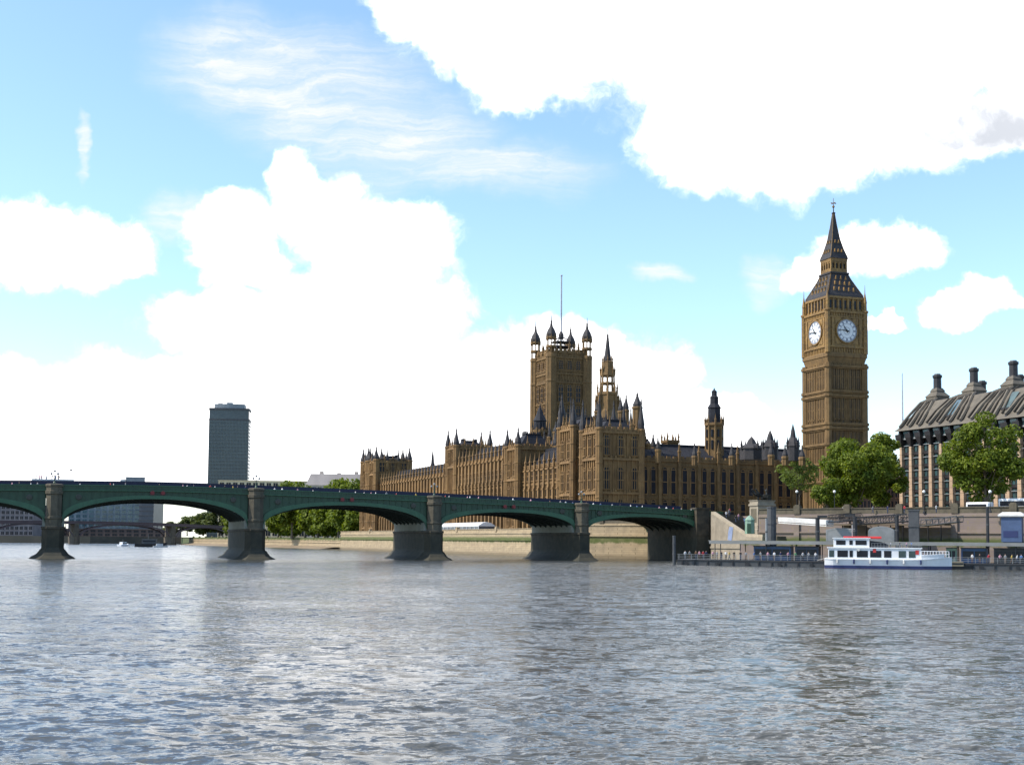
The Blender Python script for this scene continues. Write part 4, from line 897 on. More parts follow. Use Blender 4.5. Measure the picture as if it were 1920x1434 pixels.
#@@CITY
# ------------------------------------------------------------------ office block with tall chimneys
def office_block():
    co = Vector((103.2, 340, GZ)); t = thing('office_block', 'office block with sandstone piers, ribbed bronze roof and tall dark chimneys', 'building', co, ROT_P)
    H = 19.0; EV_ = 23.6; RZ = 32.2; LN = 62; sp = 3.9; n = int(LN / sp)
    w = MB(); w.box(-34, -0.9, 0.3, LN, -.5, EV_ + .2); w.build('wall', M_PDARK, t)
    pm = MB(); pm.rings([[(x, y * s, z) for x, y in ((-.6, -.62), (.35, -.62), (.35, .62), (-.6, .62))] for z, s in ((-.4, 1.05), (6, 1.05), (6.05, 1), (H * .62, .9), (H, .72))])
    for z in np.arange(1.5, H, 1.55): pm.box(-.6, .37, -.66, .66, z, z + .06, 1)
    pm = pm.build('pier', [M_PSTONE, M_STONED], mesh_only=True)
    gm = MB(); g0, g1 = -1.55 + .2, 1.55 - .2
    for f in range(6):
        z = .3 + f * 3.3; top = min(z + 3.0, H + 2)
        gm.box(-.75, -.55, -1.2, -.1, z + .85, top, 0); gm.box(-.75, -.55, .1, 1.2, z + .85, top, 0); gm.box(-.78, -.35, -1.33, 1.33, z, z + .8, 1)
        gm.box(-.7, -.4, -.1, .1, z + .8, top, 1); gm.box(-.75, -.15, -1.3, 1.3, z + 2.45, z + 2.6, 2)
    gm = gm.build('window', [M_PGLASS, M_PDARK, M_GREY], mesh_only=True)
    em = MB(); em.box(-.6, .3, -.32, .32, H - .5, EV_ - 1.4); em.rings([[(x, y, z) for x, y in ((-.6, -w_), (d, -w_), (d, w_), (-.6, w_))] for z, w_, d in ((H + .3, .3, .4), (EV_ - 2.2, 1.1, 1.1), (EV_ - 1.2, 1.1, 1.25), (EV_ - 1.1, .3, .8), (EV_ + 1.0, .3, .4))])
    em.box(-.7, .1, .9, 3.0, H + 2.1, EV_ - .4, 1); em.box(-.5, .25, .35, 3.5, EV_ - 2.6, EV_ - 2.2, 2)
    em = em.build('eaves_bracket', [M_PDARK, M_PGLASS, M_GREY], mesh_only=True)
    for i in range(n + 1):
        y = .8 + i * sp; link('pier', pm, t, (0, y, 0)); link('eaves_bracket', em, t, (0, y, 0))
        if i < n: link('window', gm, t, (0, y + sp / 2, 0))
    r = MB()
    prof = [(1.3, EV_ - .3), (-.4, EV_ + 1.0), (-3.0, EV_ + 4.6), (-6.2, EV_ + 7.6), (-9.0, RZ - .4), (-14, RZ + .6), (-20, RZ + .6), (-34, EV_ + 2)]
    ins = [0, .4, 3.0, 5.6, 7.6, 8.5, 8.5, 3]
    vs = []; 
    for (x, z), q in zip(prof, ins): vs += [(x, -.6 + q, z), (x, LN, z)]
    r.add(vs, [(2 * k, 2 * k + 1, 2 * k + 3, 2 * k + 2) for k in range(len(prof) - 1)] + [tuple(2 * k for k in range(len(prof)))])
    r.build('roof', M_PROOF, t)
    ch = [3.2, 17.2, 31.2, 45.2]
    for i in range(n + 1):                                          # ducts running up the roof and gathering at the chimneys
        y = .8 + i * sp; c = min(ch, key=lambda a: abs(a - y)); d_ = MB()
        pts = [(.5, y, EV_ + .8), (-2.4, y + (c - y) * .12 + .2, EV_ + 4.2), (-5.6, y + (c - y) * .38, EV_ + 7.4), (-8.6, y + (c - y) * .7, RZ + .1)]
        for a, b in zip(pts[:-1], pts[1:]): d_.tube(a, b, .42, 5, 0)
        d_.build('roof_duct', M_PROOF, t)
        if i < n:
            y += sp / 2; c = min(ch, key=lambda a: abs(a - y)); d_ = MB(); pts = [(-.2, y, EV_ + 1.3), (-2.6, y + (c - y) * .1, EV_ + 4.3), (-5.7, y + (c - y) * .3, EV_ + 7.4), (-8.4, y + (c - y) * .5, RZ)]
            for a, b in zip(pts[:-1], pts[1:]): d_.tube(a, b, .26, 5, 0)
            d_.build('roof_rib', mat('dull_roof_rib', (0.06, 0.052, 0.042), None, .8, .8, spec=.2), t); y -= sp / 2
        if i in (4, 9):
            s = MB(); yy = y + sp / 2; s.add([(-1.2, yy - 1.2, EV_ + 2.5), (-1.2, yy + 1.2, EV_ + 2.5), (-4.6, yy + 1.2, EV_ + 6.7), (-4.6, yy - 1.2, EV_ + 6.7)], [(0, 1, 2, 3)])
            s.box(-1.4, -1.0, yy - 1.3, yy + 1.3, EV_ + 2.2, EV_ + 2.7, 1)
            s.build('skylight', [M_PGLASS if i == 9 else mat('bright_skylight', (0.10, 0.16, 0.19), None, .5, .06), M_PDARK], t)
    for x, k in ((-10, 1.0), (-25, .86)):
        for c in ch:
            m = MB(); b = RZ - (.6 if x > -15 else 1.6)
            m.sq(x, c, [(2.1, b - 1), (2.1, b + 1.0), (2.25, b + 1.1), (2.25, b + 1.3), (1.25, b + 2.5), (1.35, b + 2.55), (1.35, b + 2.8), (.95, b + 3.5)], 0)
            m.lathe(x, c, [(1.1, b + 3.4), (1.05, b + 3.6), (1.02, b + 6.2), (1.25, b + 6.4), (1.25, b + 7.0), (.95, b + 7.1)], 12, 1)
            m.lathe(x, c, [(.8, b + 7.0), (.85, b + 7.4)], 12, 2)
            m.build('chimney', [M_PROOF, M_PDARK, M_GREY], t)
office_block()
def pole_thing(name, label, cat, loc, h, r, m, r2=None, ball=None):
    t = thing(name, label, cat, loc); p = MB(); p.lathe(0, 0, [(r * 1.8, 0), (r * 1.8, .4), (r, .5), (r2 or r, h)], 8); p.build('pole', m, t)
    b = MB(); b.ball((0, 0, h + (ball or r)), ball or r * 1.6); b.build('cap', m, t); return t
p = W(1694, 960, 420); pole_thing('flagpole', 'tall pale bare flagpole rising between the clock tower and the office block', 'flagpole', (p.x, 420, GZ), zat(1694, 700, 420) - GZ, .62, mat('pale_spike', (0.50, 0.53, 0.58), None, 1, .4), .16, .12)

# ------------------------------------------------------------------ far city
def curtain(mb, x0, x1, y0, y1, z0, z1, nx, nz, d=.35, mi=1, sides='f'):
    for i in range(nx + 1):
        x = x0 + (x1 - x0) * i / nx; mb.box(x - d * .5, x + d * .5, y0 - d, y0 + .02, z0, z1, mi)
    for k in range(nz + 1):
        z = z0 + (z1 - z0) * k / nz; mb.box(x0, x1, y0 - d * .8, y0 + .02, z - d * .9, z + d * .9, mi)
def glass_tower():
    Y0 = 1120; o = W(427, 1000, Y0); o.z = 5.5; Z = lambda py: zat(427, py, Y0) - 5.5; k = Y0 / F
    t = thing('glass_tower', 'tall dark glass office tower standing alone on the skyline', 'tower', o, R(6))
    hw = 36.2 * k; b = MB(); n = 9
    def plan(w, d, bow): return [(-w + 2 * w * i / n, -d - bow * (1 - ((2 * i / n) - 1) ** 2)) for i in range(n + 1)] + [(w - 2 * w * i / n, d + bow * (1 - ((2 * i / n) - 1) ** 2)) for i in range(n + 1)]
    R_ = lambda w, d, bw_, z: [(x, y, z) for x, y in plan(w, d, bw_)]
    b.rings([R_(hw, 9, .8, -1), R_(hw, 9, .8, Z(770))]); b.build('glass_wall', M_TOWERG, t)
    f = MB()
    for q in range(33):
        z = Z(1000) + (Z(792) - Z(1000)) * q / 32; f.rings([R_(hw + .2, 9.2, .8, z - .34), R_(hw + .2, 9.2, .8, z + .34)])
    f.build('floor_bands', M_TOWERM, t)['kind'] = 'stuff'
    v = MB()
    for i in range(3 * n + 1):
        u = i / (3 * n) * 2 - 1; x = hw * u; y = -9 - .8 * (1 - u * u) - .38; v.box(x - .16, x + .16, y, y + .5, 0, Z(790))
    v.build('mullions', M_TOWERM, t)['kind'] = 'stuff'
    c = MB(); c.rings([R_(hw + .3, 9.3, .8, Z(790)), R_(hw + .3, 9.3, .8, Z(787))]); c.rings([R_(hw + .4, 9.4, .8, Z(771)), R_(hw + .4, 9.4, .8, Z(767))]); c.build('cornice', M_DGREY, t)
    p = MB(); p.rings([R_(hw * .76, 7, 2, Z(767)), R_(hw * .76, 7, 2, Z(759))]); p.box(-3, 2, -2, 2, Z(759), Z(755)); p.box(-hw * .6, -hw * .4, -3, 3, Z(759), Z(757)); p.build('plant_room', mat('pale_plant_room', (0.25, 0.28, 0.3), None, .2, .6), t)
glass_tower()
def block(name, label, px0, px1, ptop, Y0, depth, wallm, roofm=None, nz=6, nx=12, roof=0, win=M_GLASSD, base=5.5, pbot=None):
    a, b = xat(px0, Y0), xat(px1, Y0); zt = zat((px0 + px1) / 2, ptop, Y0) - base; o = ((a + b) / 2, Y0, base); hw = (b - a) / 2
    t = thing(name, label, 'building', o); m = MB(); m.box(-hw, hw, 0, depth, -1, zt - roof); m.box(-hw - .4, hw + .4, -.4, depth, zt - roof, zt - roof + .5); wl = m.build('wall', wallm, t)
    dx = 2 * hw / nx; dz = (zt - roof) / nz
    wm = MB(); wm.box(-dx * .33, dx * .33, -.08, .1, dz * .2, dz * .82); wm.box(-dx * .38, dx * .38, -.2, .1, dz * .1, dz * .2, 1); wm.box(-.08, .08, -.14, .1, dz * .2, dz * .82, 1)
    wm = wm.build('window', [win, wallm], mesh_only=True); cnt = 0
    for k in range(nz - 1, -1, -1):
        for i in range(nx):
            if cnt < 100: link('window', wm, wl, (-hw + dx * (i + .5), 0, dz * k)); cnt += 1
    if roof:
        r = MB(); z = zt - roof + .5; r.rings([[(-hw, -.2, z), (hw, -.2, z), (hw, depth, z), (-hw, depth, z)], [(-hw + 3, 4, zt), (hw - 3, 4, zt), (hw - 3, depth - 3, zt), (-hw + 3, depth - 3, zt)]]); r.build('roof', roofm or M_SLATE, t)
        c = MB(); 
        for i in range(4): 
            x = -hw * .7 + i * hw * .45; c.box(x - 1.2, x + 1.2, depth * .4, depth * .5, zt - 1, zt + 2.6 - (i % 2))
        c.build('chimney', wallm, t)
    return t
block('cream_building', 'long low cream stone building seen over the bridge parapet', 408, 610, 902, 1050, 30, M_CREAM, nz=6, nx=16)
block('stone_block', 'grey roofed stone block behind the trees beside the palace', 572, 720, 888, 960, 45, mat('pale_office_stone', (0.48, 0.40, 0.33), None, .2, .8), M_SLATE, nz=6, nx=14, roof=9)
gb = block('glass_block', 'bluish glass apartment block seen through the bridge arch', 128, 262, 930, 1180, 40, mat('bluish_cladding', (0.16, 0.21, 0.24), (0.06, 0.09, 0.11), .12, .5), nz=9, nx=11, win=mat('blue_green_glass', (0.07, 0.13, 0.15), (0.02, 0.045, 0.06), .2, .15, det=2))
m = MB(); a_, b_ = xat(262, 1175), xat(289, 1175); m.box(a_, b_, 1172, 1205, 5, zat(275, 922, 1172)); 
for i in range(9): z = 8 + i * 4.2; m.box(a_ - .2, b_ + .2, 1171.6, 1172, z, z + .5, 1)
tag(m.build('dark_slab_block', [mat('slate_blue_cladding', (0.07, 0.08, 0.10), None, .2, .4), M_DGREY]), 'dark slate blue slab at the right end of the glass apartment block', 'building')
block('grey_office', 'low grey office building behind the left end of the far bridge', -60, 62, 946, 1100, 40, mat('grey_office_wall', (0.20, 0.19, 0.20), (0.13, 0.12, 0.13), .15, .8), nz=6, nx=14)
block('brick_warehouse', 'low dark brick building beneath the red bridge at left', 60, 330, 992, 1150, 20, mat('dark_brick', (0.12, 0.09, 0.08), None, .2, .9), nz=2, nx=20)

def far_bridge():
    p0 = W(430, 1000, 945); p1 = W(-40, 1000, 860); o = Vector((p0.x, p0.y, 0)); d = Vector((p1.x - p0.x, p1.y - p0.y, 0)); L = d.length; rz = math.atan2(d.y, d.x)
    t = thing('red_bridge', 'distant low dull red arch bridge crossing upstream', 'bridge', o, rz)
    zt = lambda s: 12.6 + 2.2 * (1 - ((s - L * .62) / (L * .62)) ** 2)
    n = 48; st = [L * i / n for i in range(n + 1)]
    m = MB(); m.rings([[(s, -9, zt(s) - .9), (s, 9, zt(s) - .9), (s, 9, zt(s) + .9), (s, -9, zt(s) + .9)] for s in st]); m.rings([[(s, 9, zt(s) + .7), (s, 9.3, zt(s) + .7), (s, 9.3, zt(s) + 1.1), (s, 9, zt(s) + 1.1)] for s in st]); m.build('deck', M_RBRIDGE, t)
    ps = [xat(px, 900) for px in (418, 303, 148, 20, -80)]
    q = [0] + [ (Vector((x - o.x, 0, 0))).length / abs(d.x) * L for x in ps[1:]]
    for k in range(len(q) - 1):
        a, b = q[k] + 2, q[k + 1] - 2; mid = (a + b) / 2; r = MB(); za = lambda s: 5.0 + (zt(mid) - 1.4 - 5.0) * math.sqrt(max(0, 1 - ((s - mid) / ((b - a) / 2)) ** 2)); S = [a + (b - a) * i / 20 for i in range(21)]
        for y in (-8, 8): r.rings([[(s, y - .3, za(s)), (s, y + .3, za(s)), (s, y + .3, za(s) + 1), (s, y - .3, za(s) + 1)] for s in S])
        for i in range(1, 20): r.box(S[i] - .15, S[i] + .15, 7.7, 8.2, za(S[i]), zt(S[i]))
        r.build('arch_rib', M_RBRIDGE, t)
    for s in q[1:]:
        r = MB(); r.poly([(s - 2, -10), (s, -13), (s + 2, -10), (s + 2, 10), (s, 13), (s - 2, 10)], -1, 5.6); r.box(s - 1.4, s + 1.4, -9.5, 9.5, 5.6, zt(s) - .5); r.build('pier', M_STONED, t)
far_bridge()

# ------------------------------------------------------------------ trees
def tree_meshes(seed, h, w, nleaf, leaf, base=.28, lump=1.0, trunk_r=.38):
    rng = np.random.default_rng(seed); cz0 = h * base; ch = h - cz0
    cl = []; nc = 40
    while len(cl) < nc:
        p = rng.uniform(-1, 1, 3)
        r = np.linalg.norm(p)
        if r > 1 or r < .35: continue
        z = p[2]; wid = 1 - .28 * max(z, 0) ** 2 - .22 * max(-z, 0)
        cl.append((p[0] * wid * w / 2 * .92, p[1] * wid * w / 2 * .92, cz0 + ch * (.5 + .46 * z), rng.uniform(.095, .20) * w * lump))
    C = np.array(cl); wgt = C[:, 3] ** 2; idx = rng.choice(nc, nleaf, p=wgt / wgt.sum())
    dv = rng.normal(size=(nleaf, 3)); dv /= np.linalg.norm(dv, axis=1)[:, None]
    rad = C[idx, 3] * rng.uniform(.45, 1.08, nleaf) ** .7
    P_ = C[idx, :3] + dv * rad[:, None] * np.array([1, 1, .8])
    nrm = dv * .7 + rng.normal(size=(nleaf, 3)) * .55 + np.array([0, 0, .35]); nrm /= np.linalg.norm(nrm, axis=1)[:, None]
    t1 = np.cross(nrm, rng.normal(size=(nleaf, 3))); t1 /= np.linalg.norm(t1, axis=1)[:, None]; t2 = np.cross(nrm, t1)
    s = leaf * rng.uniform(.6, 1.35, nleaf)[:, None]
    q = np.stack([P_ - t1 * s, P_ + t2 * s * .62 - nrm * s * .15, P_ + t1 * s, P_ - t2 * s * .62 - nrm * s * .15], 1).reshape(-1, 3)
    f = np.arange(nleaf * 4).reshape(-1, 4)
    me = bpy.data.meshes.new('crown'); me.from_pydata(q.tolist(), [], f.tolist())
    k = MB(); k.lathe(0, 0, [(trunk_r * 1.5, 0), (trunk_r, h * .08), (trunk_r * .85, h * base), (trunk_r * .6, h * .5), (.08, h * .85)], 8)
    for i in range(0, nc, 3):
        x, y, z, r = cl[i]; z0 = h * rng.uniform(base * .8, .45); k.tube((0, 0, z0), (x * .55, y * .55, (z0 + z) / 2 + .3), trunk_r * .35, 5, 0, trunk_r * .22); k.tube((x * .55, y * .55, (z0 + z) / 2 + .3), (x, y, z), trunk_r * .22, 5, 0, .04)
    return me, k.build('trunk', M_TRUNK, mesh_only=True)
def tree(label, loc, meshes, leafm, sc=(1, 1, 1), rz=0, group=None, name='tree'):
    t = thing(name, label, 'tree', loc, rz, group); t.scale = sc
    c = meshes[0]
    if len(c.materials) == 0: c.materials.append(leafm)
    elif c.materials[0] != leafm: c = c.copy(); c.materials[0] = leafm
    link('crown', c, t); link('trunk', meshes[1], t); return t
def gpt(px, Y, z): v = W(px, 960, Y); return (v.x, Y, z)
tree('large bright green tree in front of the clock tower base', gpt(1603, 303, GZ), tree_meshes(3, zat(1597, 822, 303) - GZ, 18, 17000, .42, .05), M_LEAF)
tree('tall green tree between the clock tower and the office block', gpt(1658, 318, GZ), tree_meshes(4, zat(1658, 812, 318) - GZ, 13, 11500, .42, .06), M_LEAF)
tree('large green tree in front of the office block', gpt(1848, 272, GZ), tree_meshes(5, zat(1848, 772, 272) - GZ, 16.5, 15000, .38, .06), M_LEAF)
tree('thin pale young tree left of the clock tower base', gpt(1499, 338, GZ), tree_meshes(6, zat(1499, 855, 338) - GZ, 11.5, 2300, .34, .42, .8, .2), M_LEAFP)
tree('small low bushy tree under the left side of the big tree', gpt(1551, 296, GZ), tree_meshes(7, zat(1551, 890, 296) - GZ, 6.4, 2600, .3, .08), M_LEAF)
PT = [tree_meshes(20 + i, 20, 17, 6000, .74, .1, 1.1, .45) for i in range(3)]
def along(pts, s):
    for a, b in zip(pts[:-1], pts[1:]):
        a, b = Vector(a), Vector(b); L = (b - a).length
        if s <= L: return a + (b - a) * s / L, Vector((-(b - a).y, (b - a).x)).normalized()
        s -= L
    return b, Vector((-(b - a).y, (b - a).x)).normalized()
random.seed(8); side = ['first garden tree from the palace, its crown overhanging the low river wall', 'second garden tree from the palace', 'third garden tree from the palace', 'fourth garden tree from the palace', 'fifth garden tree from the palace', 'sixth garden tree from the palace', 'seventh garden tree from the palace', 'eighth garden tree from the palace', 'ninth garden tree from the palace, close to the red bridge']
for i in range(9):
    p, o = along(GARD, 10 + i * 22 + (i > 6) * 40); s = random.uniform(1.12, 1.32)
    tree(side[i] if i in (0, 8) else side[i] + ' in the riverside row', (p.x - o.x * 7, p.y - o.y * 7, 4.8), PT[i % 3], M_LEAF, (s, s, s), random.uniform(0, 6), 'garden trees along the river wall')
back = [(548, 706, 905), (590, 700, 906), (632, 690, 902), (660, 676, 900)]
for i, (px, Y, py) in enumerate(back):
    h = (zat(px, py, Y) - 4.8) / 20; tree(['leafy treetop over the bridge nearest the cream building', 'leafy treetop over the bridge, second from the cream building', 'leafy treetop over the bridge below the grey roof', 'leafy treetop over the bridge touching the palace end tower'][i], gpt(px, Y, 4.8), PT[(i + 1) % 3], M_LEAF, (h * .9, h * .9, h), i * 1.7, 'trees behind the garden row')
for i, (px, Y, py) in enumerate([(322, 1000, 978), (352, 985, 968), (382, 965, 958), (412, 950, 952)]):
    h = (zat(px, py, Y) - 6.5) / 20; tree('dull green tree beyond the red bridge, ' + ['outermost on the left', 'second from the left', 'third from the left', 'nearest the stone pier'][i], gpt(px, Y, 6.5), PT[i % 3], M_LEAFD, (h * 1.25, h * 1.25, h), i * 2.1, 'trees beyond the red bridge')
block('brown_block', 'brown brick block glimpsed between the tall tree and the office block', 1600, 1690, 897, 352, 14, mat('brown_brick', (0.15, 0.09, 0.06), None, .5, .9), nz=4, nx=7, base=GZ)
#@@RIVERSIDE
# ------------------------------------------------------------------ people
def person_meshes():
    """a few posed figures, each one continuous skinned body; recoloured by height into hair, skin, top and trousers"""
    poses = []
    def sk(la, ra, lw, rw, lk, rk, lf, rf, lean=0):
        return [(0, 0, .95), (0, lean * .3, 1.12), (0, lean * .6, 1.33), (0, lean, 1.47), (0, lean * 1.1, 1.56), (0, lean * 1.15, 1.66), (0, lean * 1.15, 1.745),
                (-.19, lean * .8, 1.41), la, lw, (.19, lean * .8, 1.41), ra, rw, (-.09, 0, .9), lk, lf, (.09, 0, .9), rk, rf, (lf[0], lf[1] - .15, .04), (rf[0], rf[1] - .15, .04)]
    st = lambda y=0: dict(lk=(-.1, -.02, .5), rk=(.1, -.02, .5), lf=(-.11, 0, .07), rf=(.11, 0, .07))
    wk = dict(lk=(-.1, -.16, .5), rk=(.1, .06, .5), lf=(-.11, -.22, .07), rf=(.11, .32, .1))
    poses.append(sk((-.26, .02, 1.15), (.26, .02, 1.15), (-.25, -.06, .9), (.25, -.06, .9), **st()))
    poses.append(sk((-.25, .14, 1.16), (.25, -.1, 1.16), (-.24, .14, .92), (.24, -.24, .95), lean=-.05, **wk))
    poses.append(sk((-.27, -.1, 1.17), (.27, -.1, 1.17), (-.12, -.32, 1.25), (.12, -.32, 1.28), **st()))            # holding something up to the chest
    poses.append(sk((-.27, -.16, 1.18), (.26, .02, 1.15), (-.2, -.4, 1.12), (.25, -.06, .9), lean=-.14, **st()))     # leaning on the parapet
    edges = [(0, 1), (1, 2), (2, 3), (3, 4), (4, 5), (5, 6), (3, 7), (7, 8), (8, 9), (3, 10), (10, 11), (11, 12), (0, 13), (13, 14), (14, 15), (0, 16), (16, 17), (17, 18), (15, 19), (18, 20)]
    rad = [.15, .14, .165, .11, .06, .1, .075, .075, .05, .035, .075, .05, .035, .1, .07, .05, .1, .07, .05, .045, .045]
    out = []
    for v in poses:
        me = bpy.data.meshes.new('p'); me.from_pydata(v, edges, []); o = bpy.data.objects.new('p', me); COL.objects.link(o)
        o.modifiers.new('s', 'SKIN'); 
        for q, r in zip(me.skin_vertices[0].data, rad): q.radius = (r, r * .85)
        me.skin_vertices[0].data[0].use_root = True
        sb = o.modifiers.new('u', 'SUBSURF'); sb.levels = 1; sb.render_levels = 1
        dg = bpy.context.evaluated_depsgraph_get(); m2 = bpy.data.meshes.new_from_object(o.evaluated_get(dg)); bpy.data.objects.remove(o); bpy.data.meshes.remove(me)
        idx = []
        for p in m2.polygons:
            c = p.center; w = abs(c.x)
            if c.z > 1.68 or (c.z > 1.6 and c.y > v[5][1] + .02): k = 0
            elif c.z > 1.52: k = 1
            elif w > .2 and c.z < 1.12 and c.z > .8: k = 1
            elif c.z > .97: k = 2
            elif c.z > .1: k = 3
            else: k = 4
            idx.append(k)
        m2.polygons.foreach_set('material_index', idx); m2.polygons.foreach_set('use_smooth', [True] * len(idx)); out.append(m2)
    return out
PM = person_meshes(); _pv = {}
def person_mesh(pose, top, legs):
    k = (pose, top, legs)
    if k not in _pv:
        m = PM[pose].copy(); m.name = 'person'; m.materials.clear()
        for x in (M_HAIR, M_SKIN, CLOTH[top], CLOTH[legs], M_BLACK): m.materials.append(x)
        m.polygons.foreach_set('material_index', [p.material_index for p in PM[pose].polygons]); _pv[k] = m
    return _pv[k]
def person(label, loc, rz, pose, top, legs='denim', group=None, s=1.0):
    o = link('person', person_mesh(pose, top, legs), None, loc, rz); o.scale = (s, s, s); return tag(o, label, 'person', group)
rnd = random.Random(11)
def doing(pose): return ['standing', 'walking', 'standing', 'leaning'][pose]
# walkers on the bridge, seen over its parapet (photo column, top colour)
BW_ = [(22, 'pink'), (36, 'black'), (58, 'white'), (70, 'grey'), (150, 'white'), (208, 'red'), (214, 'white'), (236, 'grey'), (300, 'black'), (344, 'pink'), (352, 'white'), (365, 'navy'), (396, 'red'), (405, 'white'), (424, 'black'), (438, 'yellow'), (447, 'black'), (463, 'navy'),
       (517, 'white'), (531, 'white'), (560, 'pink'), (591, 'white'), (640, 'grey'), (670, 'white'), (687, 'white'), (700, 'pink'), (709, 'white'), (727, 'grey'), (748, 'red'), (783, 'yellow'), (838, 'red'), (847, 'white'), (879, 'pink'), (884, 'white'), (902, 'pink'), (940, 'grey'),
       (965, 'white'), (1000, 'pink'), (1038, 'brown'), (1058, 'grey'), (1068, 'white'), (1080, 'blue'), (1107, 'grey'), (1118, 'white'), (1131, 'blue'), (1154, 'white'), (1168, 'black'), (1190, 'white'), (1202, 'blue'), (1212, 'white'), (1241, 'pink'), (1255, 'white'), (1270, 'red'), (1286, 'grey'), (1304, 'white')]
sp_n = ['over the leftmost arch', 'over the second arch', 'over the third arch', 'over the fourth arch', 'over the rightmost arch']
spans = [[], [], [], [], []]
for px, c in BW_:
    k = sum(px > q for q in (102, 480, 814, 1090)); spans[k].append((px, c))
ordw = ['first', 'second', 'third', 'fourth', 'fifth', 'sixth', 'seventh', 'eighth', 'ninth', 'tenth', 'eleventh', 'twelfth', 'thirteenth', 'fourteenth', 'fifteenth']
for k, lst in enumerate(spans):
    tot = {}
    for px, c in lst: tot[c] = tot.get(c, 0) + 1
    seen = {}
    for px, c in lst:
        seen[c] = seen.get(c, 0) + 1; s = bs(px); pose = rnd.choice([0, 1, 1, 2]); d = rnd.uniform(.9, 2.4)
        od = (ordw[seen[c] - 1] + ' ' if tot[c] > 1 else '')
        person(f"{od}person in {c} top {'from left ' if tot[c] > 1 else ''}on the bridge {sp_n[k]}", bw(s, d, ztop(s) - 1.22), rnd.uniform(0, 6.28) if pose != 1 else BROT + math.pi / 2 * rnd.choice([1, -1]), pose, c, rnd.choice(['denim', 'black', 'grey']), 'walkers on the bridge', rnd.uniform(.95, 1.06))
# open-top bus and its passengers, and a lorry roof, over the hoarding
def bus():
    s = bs(100); y = 9.5; z = ztop(s) - 1.2
    t = thing('sightseeing_bus', 'open-top bus on the bridge with passengers above its pale side', 'bus', bw(s, y, z), BROT)
    b = MB(); b.rings([[(x, yy, q) for x, yy in ((-4.6, -1.2), (4.4, -1.2), (4.7, 0), (4.4, 1.2), (-4.6, 1.2))] for q in (.35, 1.9, 2.3)]); b.build('body', mat('bus_navy', (0.03, 0.035, 0.09), None, 1, .4), t)
    g = MB(); g.box(-4.3, 4.2, -1.24, -1.2, 1.1, 1.9); g.box(-4.3, 4.2, 1.2, 1.24, 1.1, 1.9); g.build('window', M_GLASSD, t)
    d = MB(); d.box(-4.4, 4.2, -1.2, -1.12, 2.3, 2.66); d.box(-4.4, 4.2, 1.12, 1.2, 2.3, 2.66); d.box(4.12, 4.2, -1.12, 1.12, 2.3, 2.8); d.build('deck_rail', M_OFFW, t)
    for x in (-2.8, 2.9):
        for yy in (-1.1, 1.1):
            w = MB(); w.rings([[(x + .48 * math.cos(a), yy + q, .48 + .48 * math.sin(a)) for a in [2 * math.pi * i / 14 for i in range(14)]] for q in (-.14, .14)]); w.build('wheel', M_BLACK, t)
    for i, (px, c) in enumerate([(70, 'grey'), (77, 'pink'), (81, 'pink'), (90, 'white'), (101, 'navy'), (108, 'blue'), (114, 'black')]):
        s2 = bs(px - 4); person(['grey topped passenger at the rear of the open-top bus', 'second passenger from the rear of the open-top bus, in pink', 'third passenger from the rear of the open-top bus, in pink', 'white topped passenger in the middle of the open-top bus', 'navy topped passenger on the open-top bus', 'blue topped passenger on the open-top bus', 'black topped passenger at the front of the open-top bus'][i], bw(s2, y + rnd.uniform(-.6, .5), z + 1.95), rnd.uniform(0, 6), rnd.choice([0, 2]), c, 'denim', 'bus passengers')
bus()
def lorry():
    s = bs(254); t = thing('box_lorry', 'pale grey box lorry crossing the bridge behind the hoarding', 'lorry', bw(s, 8, ztop(s) - 1.2), BROT)
    b = MB(); b.box(-1.6, 2.4, -1.1, 1.1, .8, 3.2); b.box(-1.68, 2.48, -1.15, 1.15, 3.15, 3.25); b.build('cargo_box', M_GREY, t)
    c = MB(); c.rings([[(x, -1, z), (x, 1, z), (x, 1, .5), (x, -1, .5)] for x, z in ((-3.4, 1.5), (-3.1, 1.7), (-2.7, 2.6), (-1.7, 2.7))]); c.build('cab', M_OFFW, t)
    for x in (-2.7, 1.5):
        for yy in (-1, 1):
            w = MB(); w.rings([[(x + .48 * math.cos(a), yy + q, .48 + .48 * math.sin(a)) for a in [2 * math.pi * i / 14 for i in range(14)]] for q in (-.14, .14)]); w.build('wheel', M_BLACK, t)
lorry()
p = W(133, 882, 262); m = MB(); m.lathe(0, 0, [(.02, -.35), (.13, -.1), (.14, .1), (.05, .35)], 6); m.v = [(z, y, x) for x, y, z in m.v]
for sg in (-1, 1): m.add([(-.12, 0, .05), (.16, 0, .05), (.1, sg * .4, .32), (-.02, sg * .75, .12), (-.1, sg * .4, .25)], [(0, 1, 2, 4), (4, 2, 3)])
o = m.build('gull', M_GREY); o.location = p; tag(o, 'small grey gull in flight over the left end of the bridge', 'bird')

